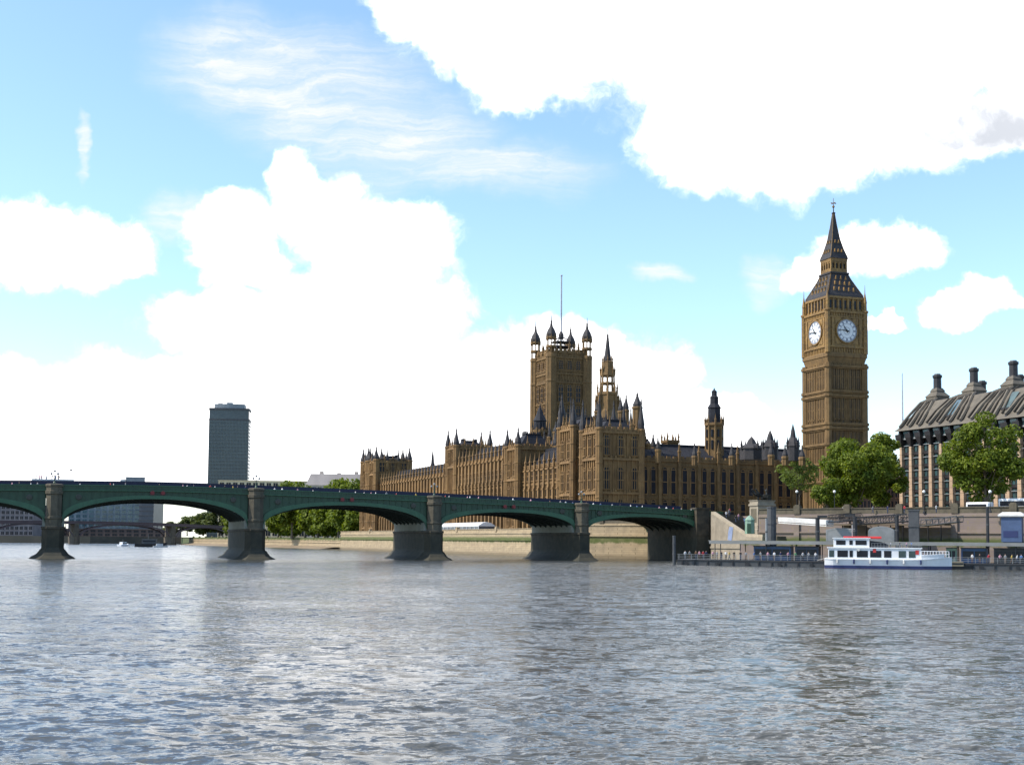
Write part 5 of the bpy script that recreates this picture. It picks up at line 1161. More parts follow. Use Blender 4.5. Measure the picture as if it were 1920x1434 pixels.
# ------------------------------------------------------------------ stairs beside the bridge, statue, kiosk
SA, SB = Vector((49.5, 318)), Vector((57.5, 298)); SD = (SB - SA).normalized(); SN = Vector((-SD.y, SD.x)); 
if SN.x > 0: SN = -SN                                               # SN points out over the river (left)
def stairs():
    t = thing('stone_stairs', 'pale stone stairs going down beside the bridge end, sloping balustrade', 'stairs', (SA.x, SA.y, 0)); Ls = (SB - SA).length
    P3 = lambda s, n_, z: (SD.x * s + SN.x * n_, SD.y * s + SN.y * n_, z)
    zt0, zt1 = 11.5, 5.9
    w = MB(); pr = [(0, -1), (Ls + 1.5, -1), (Ls + 1.5, zt1), (Ls - 5, zt1), (1.0, zt0), (0, zt0)]
    w.rings([[P3(s, n_, z) for s, z in pr] for n_ in (0, -1.0)]); w.seg((0, 0), tuple(SD * (Ls + 1.5)), -.25, 0, 3.2, 3.7); w.build('side_wall', M_OFFST, t)
    b = MB(); pr = [(0, zt0 + .02), (1.0, zt0 + .02), (Ls - 5, zt1 + .02), (Ls + 1.5, zt1 + .02), (Ls + 1.5, zt1 + .7), (Ls - 5, zt1 + .7), (1.0, zt0 + .75), (0, zt0 + .75)]
    b.rings([[P3(s, n_, z) for s, z in pr] for n_ in (-.05, -.75)]); b.build('balustrade', mat('pale_stone', (0.42, 0.35, 0.25), (0.3, 0.25, 0.18), .8, .85), t)
    st = MB(); k = 26
    for i in range(k):
        s0 = 1 + (Ls - 6) * i / k; s1 = 1 + (Ls - 6) * (i + 1) / k; z = zt0 + .3 - (zt0 - zt1) * (i + 1) / k
        st.rings([[P3(s0, -1.02, zz), P3(s1, -1.02, zz), P3(s1, -7.5, zz), P3(s0, -7.5, zz)] for zz in (2, z)])
    st.rings([[P3(Ls - 3, -1.02, z), P3(Ls + 6, -1.02, z), P3(Ls + 6, -7.5, z), P3(Ls - 3, -7.5, z)] for z in (-1, zt1 + .28)])
    st.build('steps', M_GRANITE, t)
    bk = MB(); bk.rings([[P3(0, -7.6, z), P3(Ls + 6, -7.6, z), P3(Ls + 6, -8.6, z), P3(0, -8.6, z)] for z in (-1, GZ + .02)]); bk.build('back_wall', M_WALLB, t)
    cs = ['red', 'grey', 'white', 'pink', 'black', 'blue', 'black', 'brown', 'white', 'navy', 'grey']
    for i, c in enumerate(cs):
        s = 1.6 + i * 1.45 + rnd.uniform(-.4, .4); z = zt0 + .3 - (zt0 - zt1) * max(0, min(1, (s - 1) / (Ls - 6))); n_ = -1.8 - rnd.uniform(0, 3.5); q = P3(s, n_, z)
        person(f'person in {c} top, {ordw[i]} from the top of the bridge stairs', (q[0] + SA.x, q[1] + SA.y, z), math.atan2(SD.y, SD.x) + math.pi / 2 * (1 if i % 2 else 3), 1 if i % 3 else 0, c, 'denim', 'people on the stairs')
M_OFFST = mat('pale_side_stone', (0.35, 0.295, 0.22), (0.22, 0.185, 0.135), .5, .85, streak=.25)
stairs()
def statue():
    Y0 = 303; o = W(1429, 985, Y0); zb = 7.2; zt = zat(1429, 938, Y0)
    t = thing('plinth', 'tall pale stone plinth at the foot of the bridge stairs', 'plinth', (o.x, Y0, zb), math.atan2(SN.y, SN.x))
    h = zt - zb; m = MB(); m.rings([[(x * k, y * k, z) for x, y in ((-2.3, -1.8), (2.3, -1.8), (2.3, 1.8), (-2.3, 1.8))] for k, z in ((1.15, -.6), (1.15, .5), (1.08, .7), (1.08, 1.6), (1, 1.7), (1, h - 1.5), (1.1, h - 1.3), (1.1, h - .9), (1.0, h - .85), (1.0, h - .2), (1.08, h - .15), (1.08, h))]); m.build('block', M_OFFST, t)
    pn = MB(); pn.box(2.3, 2.34, -1.2, 1.2, 2.2, h - 2); pn.box(-1.6, 1.6, -1.84, -1.8, 2.2, h - 2); pn.build('panel', M_GRANITE, t)
    # two rearing horses, a chariot and a standing figure with raised arms, in bronze
    s = thing('bronze_statue', 'dark bronze chariot group with two rearing horses on the stone plinth', 'statue', (o.x, Y0, zt), math.atan2(SN.y, SN.x))
    def chain(name, pts, rad, edges):
        me = bpy.data.meshes.new(name); me.from_pydata(pts, edges, []); ob = bpy.data.objects.new(name, me); COL.objects.link(ob); ob.modifiers.new('s', 'SKIN')
        for q, r in zip(me.skin_vertices[0].data, rad): q.radius = (r, r)
        me.skin_vertices[0].data[0].use_root = True
        u = ob.modifiers.new('u', 'SUBSURF'); u.levels = 1; dg = bpy.context.evaluated_depsgraph_get(); m2 = bpy.data.meshes.new_from_object(ob.evaluated_get(dg)); bpy.data.objects.remove(ob)
        m2.materials.clear(); m2.materials.append(M_BRONZE); m2.polygons.foreach_set('material_index', [0] * len(m2.polygons)); m2.name = name; return m2
    hs = chain('horse', [(.3, 0, 1.0), (.8, 0, 1.25), (1.35, 0, 1.7), (1.6, 0, 2.15), (1.78, 0, 2.6), (2.2, 0, 2.5), (1.45, .14, 1.45), (1.95, .15, 1.55), (2.05, .15, 1.2), (1.45, -.14, 1.45), (2.0, -.15, 1.75), (2.25, -.15, 1.45), (.2, .16, .8), (.4, .17, .45), (.12, .17, .05), (.2, -.16, .8), (.35, -.17, .45), (.05, -.17, .05), (0, 0, 1.0), (-.3, 0, .6)],
               [.36, .34, .33, .2, .17, .09, .13, .1, .06, .13, .1, .06, .18, .09, .07, .18, .09, .07, .1, .05], [(0, 1), (1, 2), (2, 3), (3, 4), (4, 5), (2, 6), (6, 7), (7, 8), (2, 9), (9, 10), (10, 11), (0, 12), (12, 13), (13, 14), (0, 15), (15, 16), (16, 17), (0, 18), (18, 19)])
    for y in (-.75, .75): link('horse', hs, s, (.3, y, 0))
    fg = chain('figure', [(-1.3, 0, 1.3), (-1.3, 0, 1.9), (-1.3, 0, 2.4), (-1.3, 0, 2.75), (-1.3, 0, 3.0), (-1.2, -.3, 2.35), (-.95, -.6, 2.7), (-.7, -.7, 3.1), (-1.2, .3, 2.35), (-1.0, .6, 2.65), (-.8, .75, 3.05), (-1.35, 0, .6)], [.3, .22, .24, .1, .17, .12, .08, .06, .12, .08, .06, .42], [(0, 1), (1, 2), (2, 3), (3, 4), (2, 5), (5, 6), (6, 7), (2, 8), (8, 9), (9, 10), (0, 11)])
    link('figure', fg, s)
    c = MB(); c.rings([[(-1.3 + q * math.cos(a), q * .8 * math.sin(a), z) for a in [2 * math.pi * i / 16 for i in range(16)]] for q, z in ((.6, .55), (.85, .6), (.95, 1.4), (.9, 1.45), (.8, 1.4))]); c.tube((-.6, 0, .7), (1.2, 0, 1.1), .07); c.build('chariot', M_BRONZE, s)
    for y in (-.95, .95):
        w = MB(); w.rings([[(-1.4 + .62 * math.cos(a), y + q, .62 + .62 * math.sin(a)) for a in [2 * math.pi * i / 18 for i in range(18)]] for q in (-.07, .07)]); w.build('wheel', M_BRONZE, s)
    b = MB(); b.box(-2.2, 2.3, -1.6, 1.6, 0, .1); b.build('base', M_BRONZE, s)
statue()
def kiosk():
    Y0 = 294; o = W(1406, 1000, Y0); h = zat(1406, 966, Y0) - 6.7
    t = thing('ticket_kiosk', 'pale green upright kiosk at the bottom of the bridge stairs', 'kiosk', (o.x, Y0, 6.7), R(-20))
    m = MB(); m.lathe(0, 0, [(1.15, 0), (1.1, h * .7), (1.2, h * .72), (1.2, h * .76), (.9, h * .85), (.3, h * .98), (.05, h)], 8); m.build('body', M_PALEG, t)
    d = MB(); d.box(-.45, .45, -1.12, -1.02, .1, h * .55); d.build('door', M_GREEN, t)
kiosk()
p = W(1369, 1013, 272); t = thing('banner', 'pale blue upright banner below the bridge stairs', 'banner', (p.x, 272, 4.9), R(-10)); m = MB(); m.rings([[(x, y, z) for x, z in ((-.5, .3), (.28, .1), (.62, 3.0), (-.15, 3.1), (-.42, 1.8))] for y in (-.02, .02)]); m.build('cloth', mat('pale_blue_cloth', (0.52, 0.56, 0.72), None, 1, .8), t); q = MB(); q.tube((.3, .06, -.6), (.66, .06, 3.2), .045); q.build('pole', M_GREY, t)

# ------------------------------------------------------------------ floating pier
FA, FB = Vector((34, 263)), Vector((118, 229)); FD = (FB - FA).normalized(); FR = math.atan2(FD.y, FD.x); FL = (FB - FA).length
FN = Vector((-FD.y, FD.x))                                          # away from the camera
def fp(s, y, z=0): v = FA + FD * s + FN * y; return (v.x, v.y, z)
def fs(px): u = (px - 960) / F; return (u * FA.y - FA.x) / (FD.x - u * FD.y)
pier_t = thing('floating_pier', 'long dark floating pier with a thin roof in front of the embankment', 'pier', (FA.x, FA.y, 0), FR)
def floating_pier():
    t = pier_t; m = MB(); m.box(0, FL, 0, 9, -.6, 1.15); m.box(-.1, FL, -.12, 9.1, .85, 1.05, 1)
    s = 1.0
    while s < FL: m.box(s, s + .25, -.2, 0, -.4, .9, 1); s += 2.6
    m.build('pontoon', [M_DGREY, M_BLACK], t)
    r = MB(); s0 = fs(1328); r.box(s0, FL, 1.2, 7.5, 4.45, 4.95); r.box(s0 - .2, FL, 1.0, 7.7, 4.95, 5.05); r.box(s0, FL, 1.0, 1.2, 4.38, 4.95); r.build('roof', mat('pale_grey_fascia', (0.24, 0.24, 0.225), (0.18, 0.18, 0.17), .5, .6), t)
    s = s0 + 1
    while s < FL:
        for y in (2.0, 7.0): p = MB(); p.tube((s, y, 1.15), (s, y, 4.45), .1); p.build('post', M_DGREY, t)
        s += 5.2
    f = MB(); s = .3
    while s < FL: f.box(s, s + .07, .15, .22, 1.15, 2.2); s += 1.3
    for z in (1.5, 1.85, 2.2): f.box(0, FL, .14, .23, z - .03, z + .03)
    f.build('railing', M_GREY, t)
    for i in range(14):
        s = 2 + i * 6.3; q = MB(); q.rings([[(s + .38 * math.cos(k), yy, .35 + .38 * math.sin(k)) for k in [2 * math.pi * j / 12 for j in range(12)]] for yy in (-.42, -.2)]); q.build('tyre_fender', M_BLACK, t)
    for a, b, mm, nm in ((1408, 1478, M_BLUE, 'booth'), (1486, 1530, mat('dim_blue_booth', (0.05, 0.07, 0.12), None, 1, .5), 'booth'), (1800, 1850, M_BLUE, 'booth'), (1772, 1792, M_PALEG, 'booth'), (1862, 1930, M_DGREY, 'booth')):
        q = MB(); x0, x1 = fs(a), fs(b); q.box(x0, x1, 3, 6.5, 1.15, 3.9); q.box(x0 - .1, x1 + .1, 2.9, 6.6, 3.9, 4.05, 1); q.box(x0 + .3, (x0 + x1) / 2 - .1, 2.95, 3, 2.0, 3.4, 1); q.box((x0 + x1) / 2 + .1, x1 - .3, 2.95, 3, 2.0, 3.4, 1); q.build(nm, [mm, M_BLACK], t)
floating_pier()
PC = [(1283, 'white'), (1291, 'grey'), (1303, 'brown'), (1309, 'pink'), (1317, 'red'), (1322, 'navy'), (1334, 'pink'), (1343, 'grey'), (1351, 'black'), (1359, 'white'), (1366, 'yellow'), (1374, 'black'), (1386, 'black'), (1397, 'grey'), (1412, 'blue'), (1424, 'grey'), (1438, 'pink'), (1450, 'white'), (1462, 'navy'), (1476, 'pink'), (1490, 'green'), (1503, 'white'), (1515, 'grey'), (1528, 'white'), (1822, 'white'), (1836, 'black'), (1853, 'red'), (1874, 'pink'), (1884, 'grey'), (1896, 'yellow'), (1906, 'white'), (1914, 'blue')]
tot = {}
for px, c in PC: tot[(c, px > 1700)] = tot.get((c, px > 1700), 0) + 1
seen = {}
for px, c in PC:
    kk = (c, px > 1700); seen[kk] = seen.get(kk, 0) + 1; w_ = 'right of the white boat' if px > 1700 else 'left of the white boat'
    pose = rnd.choice([0, 1, 2, 3])
    person(f"{ordw[seen[kk] - 1] + ' ' if tot[kk] > 1 else ''}person in {c} top {'from left ' if tot[kk] > 1 else ''}on the floating pier {w_}", fp(fs(px), rnd.uniform(.8, 1.6), 1.15), FR + (rnd.uniform(-.6, .6) if pose != 1 else math.pi / 2 * rnd.choice([1, -1])), pose, c, rnd.choice(['denim', 'black', 'brown']), 'people waiting on the floating pier')
# mooring piles, sheds and gangways
def pile(label, px, Y, ptop, r, m=M_BLACK, zb=-1.5, square=False, arm=0, name='mooring_pile'):
    v = W(px, 1000, Y); zt = zat(px, ptop, Y); t = thing(name, label, 'pile', (v.x, Y, 0), FR)
    p = MB(); (p.sq if square else p.lathe)(0, 0, [(r, zb), (r, zt - .3), (r * 1.12, zt - .28), (r * 1.12, zt)], *([] if square else [10])); p.build('column', m, t)
    if arm: a = MB(); a.box(0 if arm > 0 else arm, arm if arm > 0 else 0, -.25, .25, zt + .003, zt + .45); a.build('arm', m, t)
    for k in (.35, .7):
        b = MB(); (b.sq if square else b.lathe)(0, 0, [(r * 1.15, zt * k), (r * 1.15, zt * k + .3)], *([] if square else [10])); b.build('collar', M_DGREY, t)
    return t
pile('thin black mooring pile with a short arm left of the white boat', 1533, 258, 970, .42, arm=1.9)
pile('thin black mooring pile with an arm above the red boat roof', 1603, 256, 968, .42, arm=-1.9)
pile('black mooring pile between the arched shed and the thick pile', 1682, 254, 966, .36)
pile('thick dark square mooring pile right of the arched shed', 1714, 252, 955, .95, M_DGREY, square=True)
pile('dark round mooring pile in front of the statue plinth', 1447, 268, 950, .95, M_DGREY)
pile('slim grey pile beside the dark pile at the plinth', 1437, 264, 972, .22, M_GREY)
pile('tall thin dark pile near the right edge', 1852, 250, 950, .3)
pile('white topped pile at the left end of the floating pier', 1264, 261, 1004, .32, M_DGREY)
for i, (px, w, hgt, lab, arch) in enumerate([(1569, 46, 990, 'flat grey shed on the embankment landing left of the boat roof', 0), (1648, 46, 987, 'arched pale grey shed on the landing right of the boat roof', 1)]):
    Y = 262; a, b = xat(px - w / 2, Y), xat(px + w / 2, Y); zt = zat(px, hgt, Y); hw = (b - a) / 2; z0 = 5.1
    t = thing('shed', lab, 'shed', ((a + b) / 2, Y - 1.5, z0), FR); n = 10; h = zt - z0
    cur = [(-hw * math.cos(math.pi * k / n), h * .66 + h * .34 * math.sin(math.pi * k / n)) for k in range(n + 1)] if arch else [(-hw, h * .86), (-hw * .2, h), (hw, h * .96)]
    pr = [(-hw, 0)] + cur + [(hw, 0)]; m = MB(); m.rings([[(x, y, z) for x, z in pr] for y in (0, 3.2)]); m.build('cover', mat('pale_grey_canvas', (0.29, 0.30, 0.29), (0.23, 0.24, 0.23), .8, .6), t)
    m = MB(); m.rings([[(x * 1.02, y, z * 1.02) for x, z in pr] for y in (-.08, .06)]); m.rings([[(x * k, -.1, z * k) for x, z in pr] for k in (.93, .9)], 0, False); m.build('end_frame', M_GREY, t)
def gangway(label, p, q, w, m, h=1.0, cover=False):
    p, q = Vector(p), Vector(q); t = thing('gangway', label, 'gangway', p); d = q - p; e = Vector((-d.y, d.x, 0)).normalized() * w / 2; up = Vector((0, 0, 1))
    f = MB(); f.rings([[(c + e * s + up * z) for s, z in ((-1, -.2), (1, -.2), (1, 0), (-1, 0))] for c in (Vector((0, 0, 0)), d)]); f.build('floor', m, t)
    n = max(3, int(d.length / 1.6))
    for sg in (-1, 1):
        r = MB(); r.tube(e * sg + up * h, d + e * sg + up * h, .09, 5)
        for i in range(n + 1):
            a = d * i / n + e * sg; r.tube(a, a + up * h, .06, 4)
            if i < n: r.tube(a, d * (i + 1) / n + e * sg + up * h, .05, 4)
        r.build('railing', m, t)
    if cover: c = MB(); c.rings([[(x + e * s + up * z) for s, z in ((-1.1, .15), (1.1, .15), (1.1, h * 1.1), (-1.1, h * 1.1))] for x in (Vector((0, 0, 0)), d)]); c.build('side_panel', m, t)
gangway('white covered gangway in front of the embankment wall near the plinth', W(1466, 979, 276), W(1556, 985, 264), 2, M_OFFW, 1.0, True)
gangway('dark sloping gangway from the embankment to the pier, left of the arched shed', W(1612, 972, 288), W(1563, 978, 258), 2.2, M_BLACK, 1.3)
gangway('long dark gangway bridge ending at the thick pile', W(1612, 982, 275), W(1708, 976, 262), 2.4, M_BLACK, 1.4)
gangway('grey gangway along the wall at right of the thick pile', W(1732, 985, 268), W(1800, 977, 259), 1.8, M_DGREY, 1.1)
person('person in black seated above the white covered gangway', W(1483, 974, 284) - Vector((0, 0, 1.1)), 0, 2, 'black', 'black')
# landing shelf in front of the wall
sh_ = thing('landing', 'low stone landing shelf along the foot of the embankment wall', 'landing', (0, 0, 0)); m = MB(); m.seg(EDGE[1], EDGE[2], 9, .3, -1, 5.0); m.seg(EDGE[1], EDGE[2], 9.2, .3, 5.0, 5.2); m.seg(EDGE[0], EDGE[1], 9, .3, -1, 5.0); m.build('shelf', M_WALLB, sh_)
t = thing('timber_stage', 'brown timber landing stage projecting from the wall behind the boat roof', 'landing stage', (0, 0, 0)); m = MB(); q0, q1 = Vector(EDGE[1]).lerp(Vector(EDGE[2]), .30), Vector(EDGE[1]).lerp(Vector(EDGE[2]), .68); m.seg(q0, q1, 4.5, .5, 8.6, 8.95); m.build('deck', mat('weathered_timber', (0.16, 0.12, 0.08), (0.09, 0.07, 0.05), .8, .9), t)
for i in range(9):
    a = q0.lerp(q1, (i + .3) / 9); b_ = q0.lerp(q1, (i + .34) / 9); m = MB(); m.seg(a, b_, 4.3, 3.9, 5.2, 8.6); m.build('post', M_BLACK, t)
m = MB(); m.seg(q0, q1, 4.5, 4.42, 9.9, 9.98); m.seg(q0, q1, 4.5, 4.42, 9.4, 9.46)
for i in range(25): a = q0.lerp(q1, i / 25); b_ = q0.lerp(q1, (i + .05) / 25); m.seg(a, b_, 4.5, 4.42, 8.95, 9.98)
m.build('railing', M_DGREY, t)
# lamps, vehicles and walkers along the embankment
for px, Y, lab in ((1497, 296, 'black lamp post with white globe by the pale young tree'), (1568, 288, 'black lamp post with white globe in front of the large tree'), (1737, 272, 'black lamp post with white globe in front of the office block piers'), (1862, 262, 'black lamp post with white globe right of the tree by the office block')):
    v = W(px, 960, Y); lamp(lab, (v.x, Y + 1.5, GZ), zat(px, 921, Y) - GZ, 1, 'embankment lamps')
def coach(label, px, Y, L, H, body, stripe, z, name='coach', cat='coach'):
    v = W(px, 960, Y); t = thing(name, label, cat, (v.x, Y, z), math.atan2(-70, 51) * 0 + R(-40))
    b = MB(); b.rings([[(x, y * k, zz) for x, y in ((-L / 2, -1.2), (L / 2 - .5, -1.2), (L / 2, -.7), (L / 2, .7), (L / 2 - .5, 1.2), (-L / 2, 1.2))] for k, zz in ((1, .35), (1, H - .35), (.9, H - .05), (.8, H))]); b.build('body', body, t)
    g = MB(); g.box(-L / 2 + .3, L / 2 - .8, -1.23, -1.2, H * .5, H * .82); g.box(-L / 2 + .3, L / 2 - .8, 1.2, 1.23, H * .5, H * .82); g.build('window', M_GLASSD, t)
    s = MB(); s.box(-L / 2 + .05, L / 2 - .6, -1.225, -1.2, H * .3, H * .45); s.box(-L / 2 + .05, L / 2 - .6, 1.2, 1.225, H * .3, H * .45); s.build('stripe', stripe, t)
    for x in (-L * .3, L * .3):
        for yy in (-1.1, 1.1):
            w = MB(); w.rings([[(x + .46 * math.cos(a), yy + q, .46 + .46 * math.sin(a)) for a in [2 * math.pi * i / 14 for i in range(14)]] for q in (-.14, .14)]); w.build('wheel', M_BLACK, t)
coach('white coach with a red stripe parked behind the parapet at the right edge', 1917, 268, 9, 3.2, M_WHITE, M_RED, GZ)
coach('white van parked behind the parapet right of the tree', 1838, 268, 5, 2.3, M_WHITE, M_GREY, GZ, 'van', 'van')
Y = 253; v = W(1898, 980, Y); t = thing('ticket_booth', 'white roofed blue ticket booth below the white coach', 'booth', (v.x, Y, 5.2), R(-30)); m = MB(); h = zat(1898, 960, Y) - 5.2
m.box(-1.9, 1.9, -1.2, 1.2, 0, h - .9); m.build('body', mat('pale_blue_panel', (0.06, 0.10, 0.2), None, 1, .5), t); m = MB(); m.rings([[(x * k, y * k, z) for x, y in ((-2.4, -1.6), (2.4, -1.6), (2.4, 1.6), (-2.4, 1.6))] for k, z in ((1, h - .9), (1.03, h - .6), (.7, h))]); m.build('roof', M_OFFW, t); m = MB(); m.box(-1.5, 1.2, -1.25, -1.2, .9, 2.2); m.build('window', M_NAVY, t)
for i, (px, c) in enumerate([(1585, 'white'), (1640, 'grey'), (1668, 'navy'), (1700, 'red'), (1760, 'white'), (1546, 'black')]):
    v, o = W(px, 950, 292 - (px - 1500) * .095), 0; person(f'person in {c} top behind the embankment parapet ' + ['under the large tree', 'right of the large tree', 'by the office block corner', 'in front of the first office piers', 'left of the tree by the office block', 'left of the large tree'][i], (v.x, v.y + 1.5, GZ), i, i % 2, c, 'denim', 'walkers on the embankment')

# ------------------------------------------------------------------ boats
def sight_boat():
    Y0 = 240.5; a, b = xat(1549, Y0), xat(1778, Y0); L = b - a; o = ((a + b) / 2, Y0, 0)
    t = thing('sightseeing_boat', 'white sightseeing boat with blue waterline and red roof moored at the pier', 'boat', o, R(-13)); hl = L / 2
    h = MB(); st = []
    def half(x):
        u = (x + hl) / L; w = 2.6 * (1 - max(0, (u - .72) / .28) ** 2 * .97) * (1 - max(0, (.06 - u) / .06) * .25); return w
    xs = [-hl + L * i / 30 for i in range(31)]
    sheer = lambda x: 1.75 + .75 * max(0, (x / hl - .25)) ** 1.6 + .3 * max(0, (-x / hl - .8))
    def sec(x, z0f, z1f): 
        w = half(x); return [(x, -w * .9, z0f), (x, -w, z1f), (x, w, z1f), (x, w * .9, z0f)]
    h.rings([sec(x, .55, sheer(x)) for x in xs], 0)
    h.rings([[(x, -half(x) * .95 - .02, .02 + .0 * x), (x, -half(x) * .95 - .02, .58), (x, half(x) * .95 + .02, .58), (x, half(x) * .95 + .02, .02)] for x in xs], 1)
    h.rings([[(x, -half(x) * .93, -.5), (x, -half(x) * .94, .02), (x, half(x) * .94, .02), (x, half(x) * .93, -.5)] for x in xs], 2)
    h.rings([[(x, -half(x) - .08, sheer(x) - .12), (x, -half(x) - .08, sheer(x) + .04), (x, half(x) + .08, sheer(x) + .04), (x, half(x) + .08, sheer(x) - .12)] for x in xs], 0)
    h.build('hull', [M_WHITE, M_NAVY, M_RED], t)
    X = lambda px: (px - 1663.5) / 229 * L
    c = MB(); x0, x1 = X(1556), X(1722); c.box(x0, x1, -2.25, 2.25, 1.7, 3.75); c.box(x0 - .2, x1 + .2, -2.4, 2.4, 3.75, 3.95); cab = c.build('cabin', M_WHITE, t)
    for p0, p1, cl in ((1557, 1566, M_PGLASS), (1572, 1591, M_GLASSD), (1594, 1600, M_GLASSD), (1607, 1627, M_GLASSD), (1631, 1651, M_GLASSD), (1656, 1669, M_GLASSD), (1682, 1695, M_PGLASS), (1700, 1712, M_PGLASS)):
        [(lambda w: w.build('window', cl, cab))(MB().box(X(p0), X(p1), ya, yb, 2.1, 3.35)) for ya, yb in ((-2.29, -2.25), (2.25, 2.29))]
    u = MB(); y0, y1 = X(1566), X(1630); u.box(y0, y1, -1.95, 1.95, 3.95, 5.55); u.box(y0 - .2, y1 + .2, -2.1, 2.1, 5.55, 5.72); up = u.build('upper_cabin', M_WHITE, t)
    for p0, p1 in ((1570, 1587), (1594, 1600), (1605, 1625)):
        [MB().box(X(p0), X(p1), ya, yb, 4.4, 5.25).build('window', M_GLASSD, up) for ya, yb in ((-1.99, -1.95), (1.95, 1.99))]
    r = MB(); r.rings([[(x, -1.5, 5.725), (x, -1.3, 6.0), (x, 1.3, 6.0), (x, 1.5, 5.725)] for x in (X(1584), X(1652))]); r.box(X(1634), X(1652), -1.9, 1.9, 5.55, 5.72); r.build('roof', M_RED, t)
    wh = MB(); wh.rings([[(x, -1.6, z0), (x, 1.6, z0), (x, 1.5, z1), (x, -1.5, z1)] for x, z0, z1 in ((X(1632), 3.95, 5.2), (X(1652), 3.95, 4.95), (X(1664), 3.95, 4.5))]); wh.build('wheelhouse', M_GLASSD, t)
    rl = MB(); n = 16
    for sg in (-1, 1):
        for i in range(n + 1): x = X(1634) + (x1 - X(1634)) * i / n; rl.tube((x, sg * 2.2, 3.95), (x, sg * 2.2, 4.75), .035, 4)
        for z in (4.25, 4.75): rl.tube((X(1634), sg * 2.2, z), (x1, sg * 2.2, z), .035, 4)
    rl.build('deck_railing', M_GREY, t)
    br = MB()
    xb = [x1 + (X(1773) - x1) * i / 10 for i in range(11)]
    for sg in (-1, 1):
        for i, x in enumerate(xb):
            br.tube((x, sg * half(x) * .95, sheer(x)), (x, sg * half(x) * .95, sheer(x) + 1.5 - .04 * i), .05, 4)
        for k in (.75, 1.5): br.rings([[(x + dx, sg * half(x) * .95 + dy_, sheer(x) + k * (1 - .026 * i) + dz) for dx, dy_, dz in ((0, -.05, 0), (0, 0, .07), (0, .05, 0))] for i, x in enumerate(xb)])
    br.build('bow_railing', M_WHITE, t)
    bw_ = MB(); bw_.rings([[(x, -half(x) * .97, sheer(x)), (x, -half(x) * .99, sheer(x) + .75), (x, half(x) * .99, sheer(x) + .75), (x, half(x) * .97, sheer(x))] for x in [x1 + (X(1764) - x1) * i / 8 for i in range(9)]]); bw_.build('bulwark', M_WHITE, t)
    for p0 in (1639, 1715):
        e = MB(); e.box(X(p0) - .28, X(p0) + .28, -2.3 if p0 < 1700 else -2.65, -2.25 if p0 < 1700 else -2.55, 3.0, 3.7) if p0 < 1700 else e.box(X(p0) - .3, X(p0) + .3, -2.3, -2.25, 2.7, 3.5); e.build('emblem', M_RED, t)
    for i in range(6):
        x = -hl * .8 + i * L * .13; q = MB(); q.lathe(x, -half(x) - .2, [(.04, 1.75), (.16, 1.6), (.18, 1.0), (.05, .8)], 8); q.build('fender', M_NAVY if i % 2 else M_OFFW, t)
    for xa, xb in ((-hl * .95, -hl * 1.12), (hl * .8, hl * 1.02)):
        q = MB(); q.tube((xa, half(xa) * .9, 2.0), (xb, 3.6, 1.3), .035, 4); q.build('mooring_rope', M_OFFW, t)
    q = MB(); q.tube((X(1600), 0, 5.7), (X(1600), 0, 8.2), .05, 5); q.tube((X(1600) - .5, 0, 7.4), (X(1600) + .5, 0, 7.4), .035, 4); q.build('mast', M_OFFW, t)
    bz = MB(); bz.rings([[(X(1610) + .33 * math.cos(q), -2.3 - z, 3.55 + .33 * math.sin(q)) for q in [2 * math.pi * i / 12 for i in range(12)]] for z in (0, .12)]); bz.build('lifebuoy', M_OFFW, t)
    for i, (px, cl) in enumerate([(1660, 'navy'), (1671, 'white'), (1684, 'black'), (1697, 'pink'), (1708, 'blue')]): person(f'person in {cl} top on the open deck of the white boat', (o[0] + X(px), o[1] + rnd.uniform(-1, 1), 3.95), rnd.uniform(0, 6), 0, cl, 'denim', 'passengers on the boat deck', .6 if i % 2 else .62)
sight_boat()
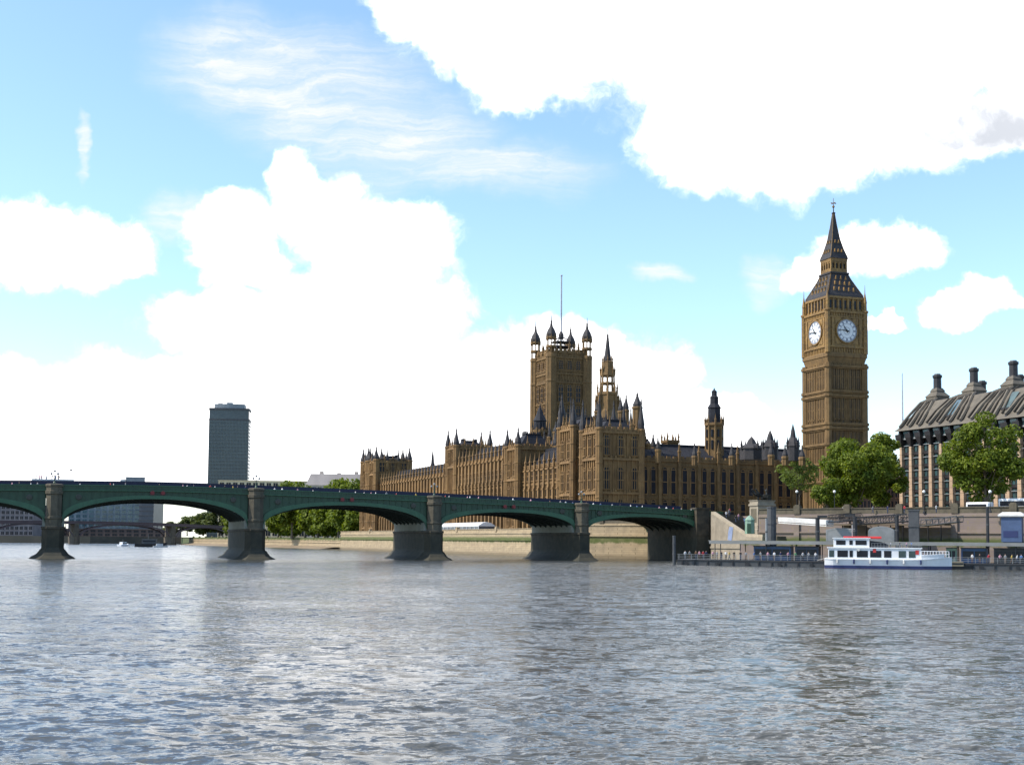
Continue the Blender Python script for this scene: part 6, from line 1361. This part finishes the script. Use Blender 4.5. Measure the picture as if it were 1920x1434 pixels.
def tug(label, px, Y, L, hullm, cabm, rz=0, cab=True):
    v = W(px, 1050, Y); t = thing('small_boat', label, 'boat', (v.x, Y, 0), rz); hl = L / 2; h = MB(); xs = [-hl + L * i / 14 for i in range(15)]
    hw = lambda x: L * .15 * (1 - max(0, x / hl) ** 2.5 * .95) + .05; shr = lambda x: L * .10 + L * .05 * max(0, x / hl) ** 2
    h.rings([[(x, -hw(x) * .85, -.4), (x, -hw(x), shr(x)), (x, hw(x), shr(x)), (x, hw(x) * .85, -.4)] for x in xs]); h.build('hull', hullm, t)
    if cab:
        c = MB(); z = L * .10; c.rings([[(x, y, zz) for x, y in ((-hl * .6 * k, -hw(0) * .7 * k), (hl * .35 * k, -hw(0) * .7 * k), (hl * .35 * k, hw(0) * .7 * k), (-hl * .6 * k, hw(0) * .7 * k))] for k, zz in ((1, z), (.92, z + L * .13), (.98, z + L * .132), (.95, z + L * .15))]); c.build('cabin', cabm, t)
        g = MB(); g.box(-hl * .5, hl * .3, -hw(0) * .72, -hw(0) * .66, z + L * .06, z + L * .105); g.build('window', M_GLASSD, t)
        p = MB(); p.tube((-.1 * L, 0, z + L * .15), (-.1 * L, 0, z + L * .32), .05); p.build('mast', M_GREY, t)
tug('small dark workboat against the pier at the bow of the white boat', 1796, 242, 5.5, M_BLACK, mat('dull_tan_paint', (0.30, 0.25, 0.16), None, 1, .6), R(-10))
tug('small white boat near the red bridge', 231, 700, 9, M_WHITE, M_WHITE, R(75))
tug('dark moored barge right of the small white boat', 283, 660, 16, M_BLACK, M_DGREY, R(5))
tug('little pale boat beside the dark moored barge', 300, 640, 7, M_OFFW, M_WHITE, R(20))
# marquee on the terrace
def marquee():
    x = 5.0; u0, u1 = (828 - 960) / F, (914 - 960) / F
    q = lambda u: (lambda v: (u * v.y - v.x) / (NV.x - u * NV.y))(PO + EV * x)
    ya, yb = q(u0), q(u1); t = thing('marquee', 'long white marquee roof on the palace terrace seen through the arch', 'marquee', PO + EV * x + NV * ((ya + yb) / 2) + Vector((0, 0, 7.4)), ROT_P); hl = abs(yb - ya) / 2
    m = MB(); m.rings([[(-3, y, 2.2), (3, y, 2.2), (3, y, 2.5), (1.5, y, 3.4), (0, y, 3.7), (-1.5, y, 3.4), (-3, y, 2.5)] for y in (-hl, hl)]); m.build('roof', M_WHITE, t)
    w = MB(); w.box(-2.9, 2.9, -hl + .1, hl - .1, .1, 2.2); w.build('side_wall', mat('marquee_window', (0.12, 0.13, 0.14), (0.07, 0.07, 0.08), .3, .3), t)
    n = 12
    for i in range(n + 1): p = MB(); y = -hl + 2 * hl * i / n; p.tube((3.02, y, 0), (3.02, y, 2.3), .1, 6); p.build('post', M_WHITE, t)
marquee()
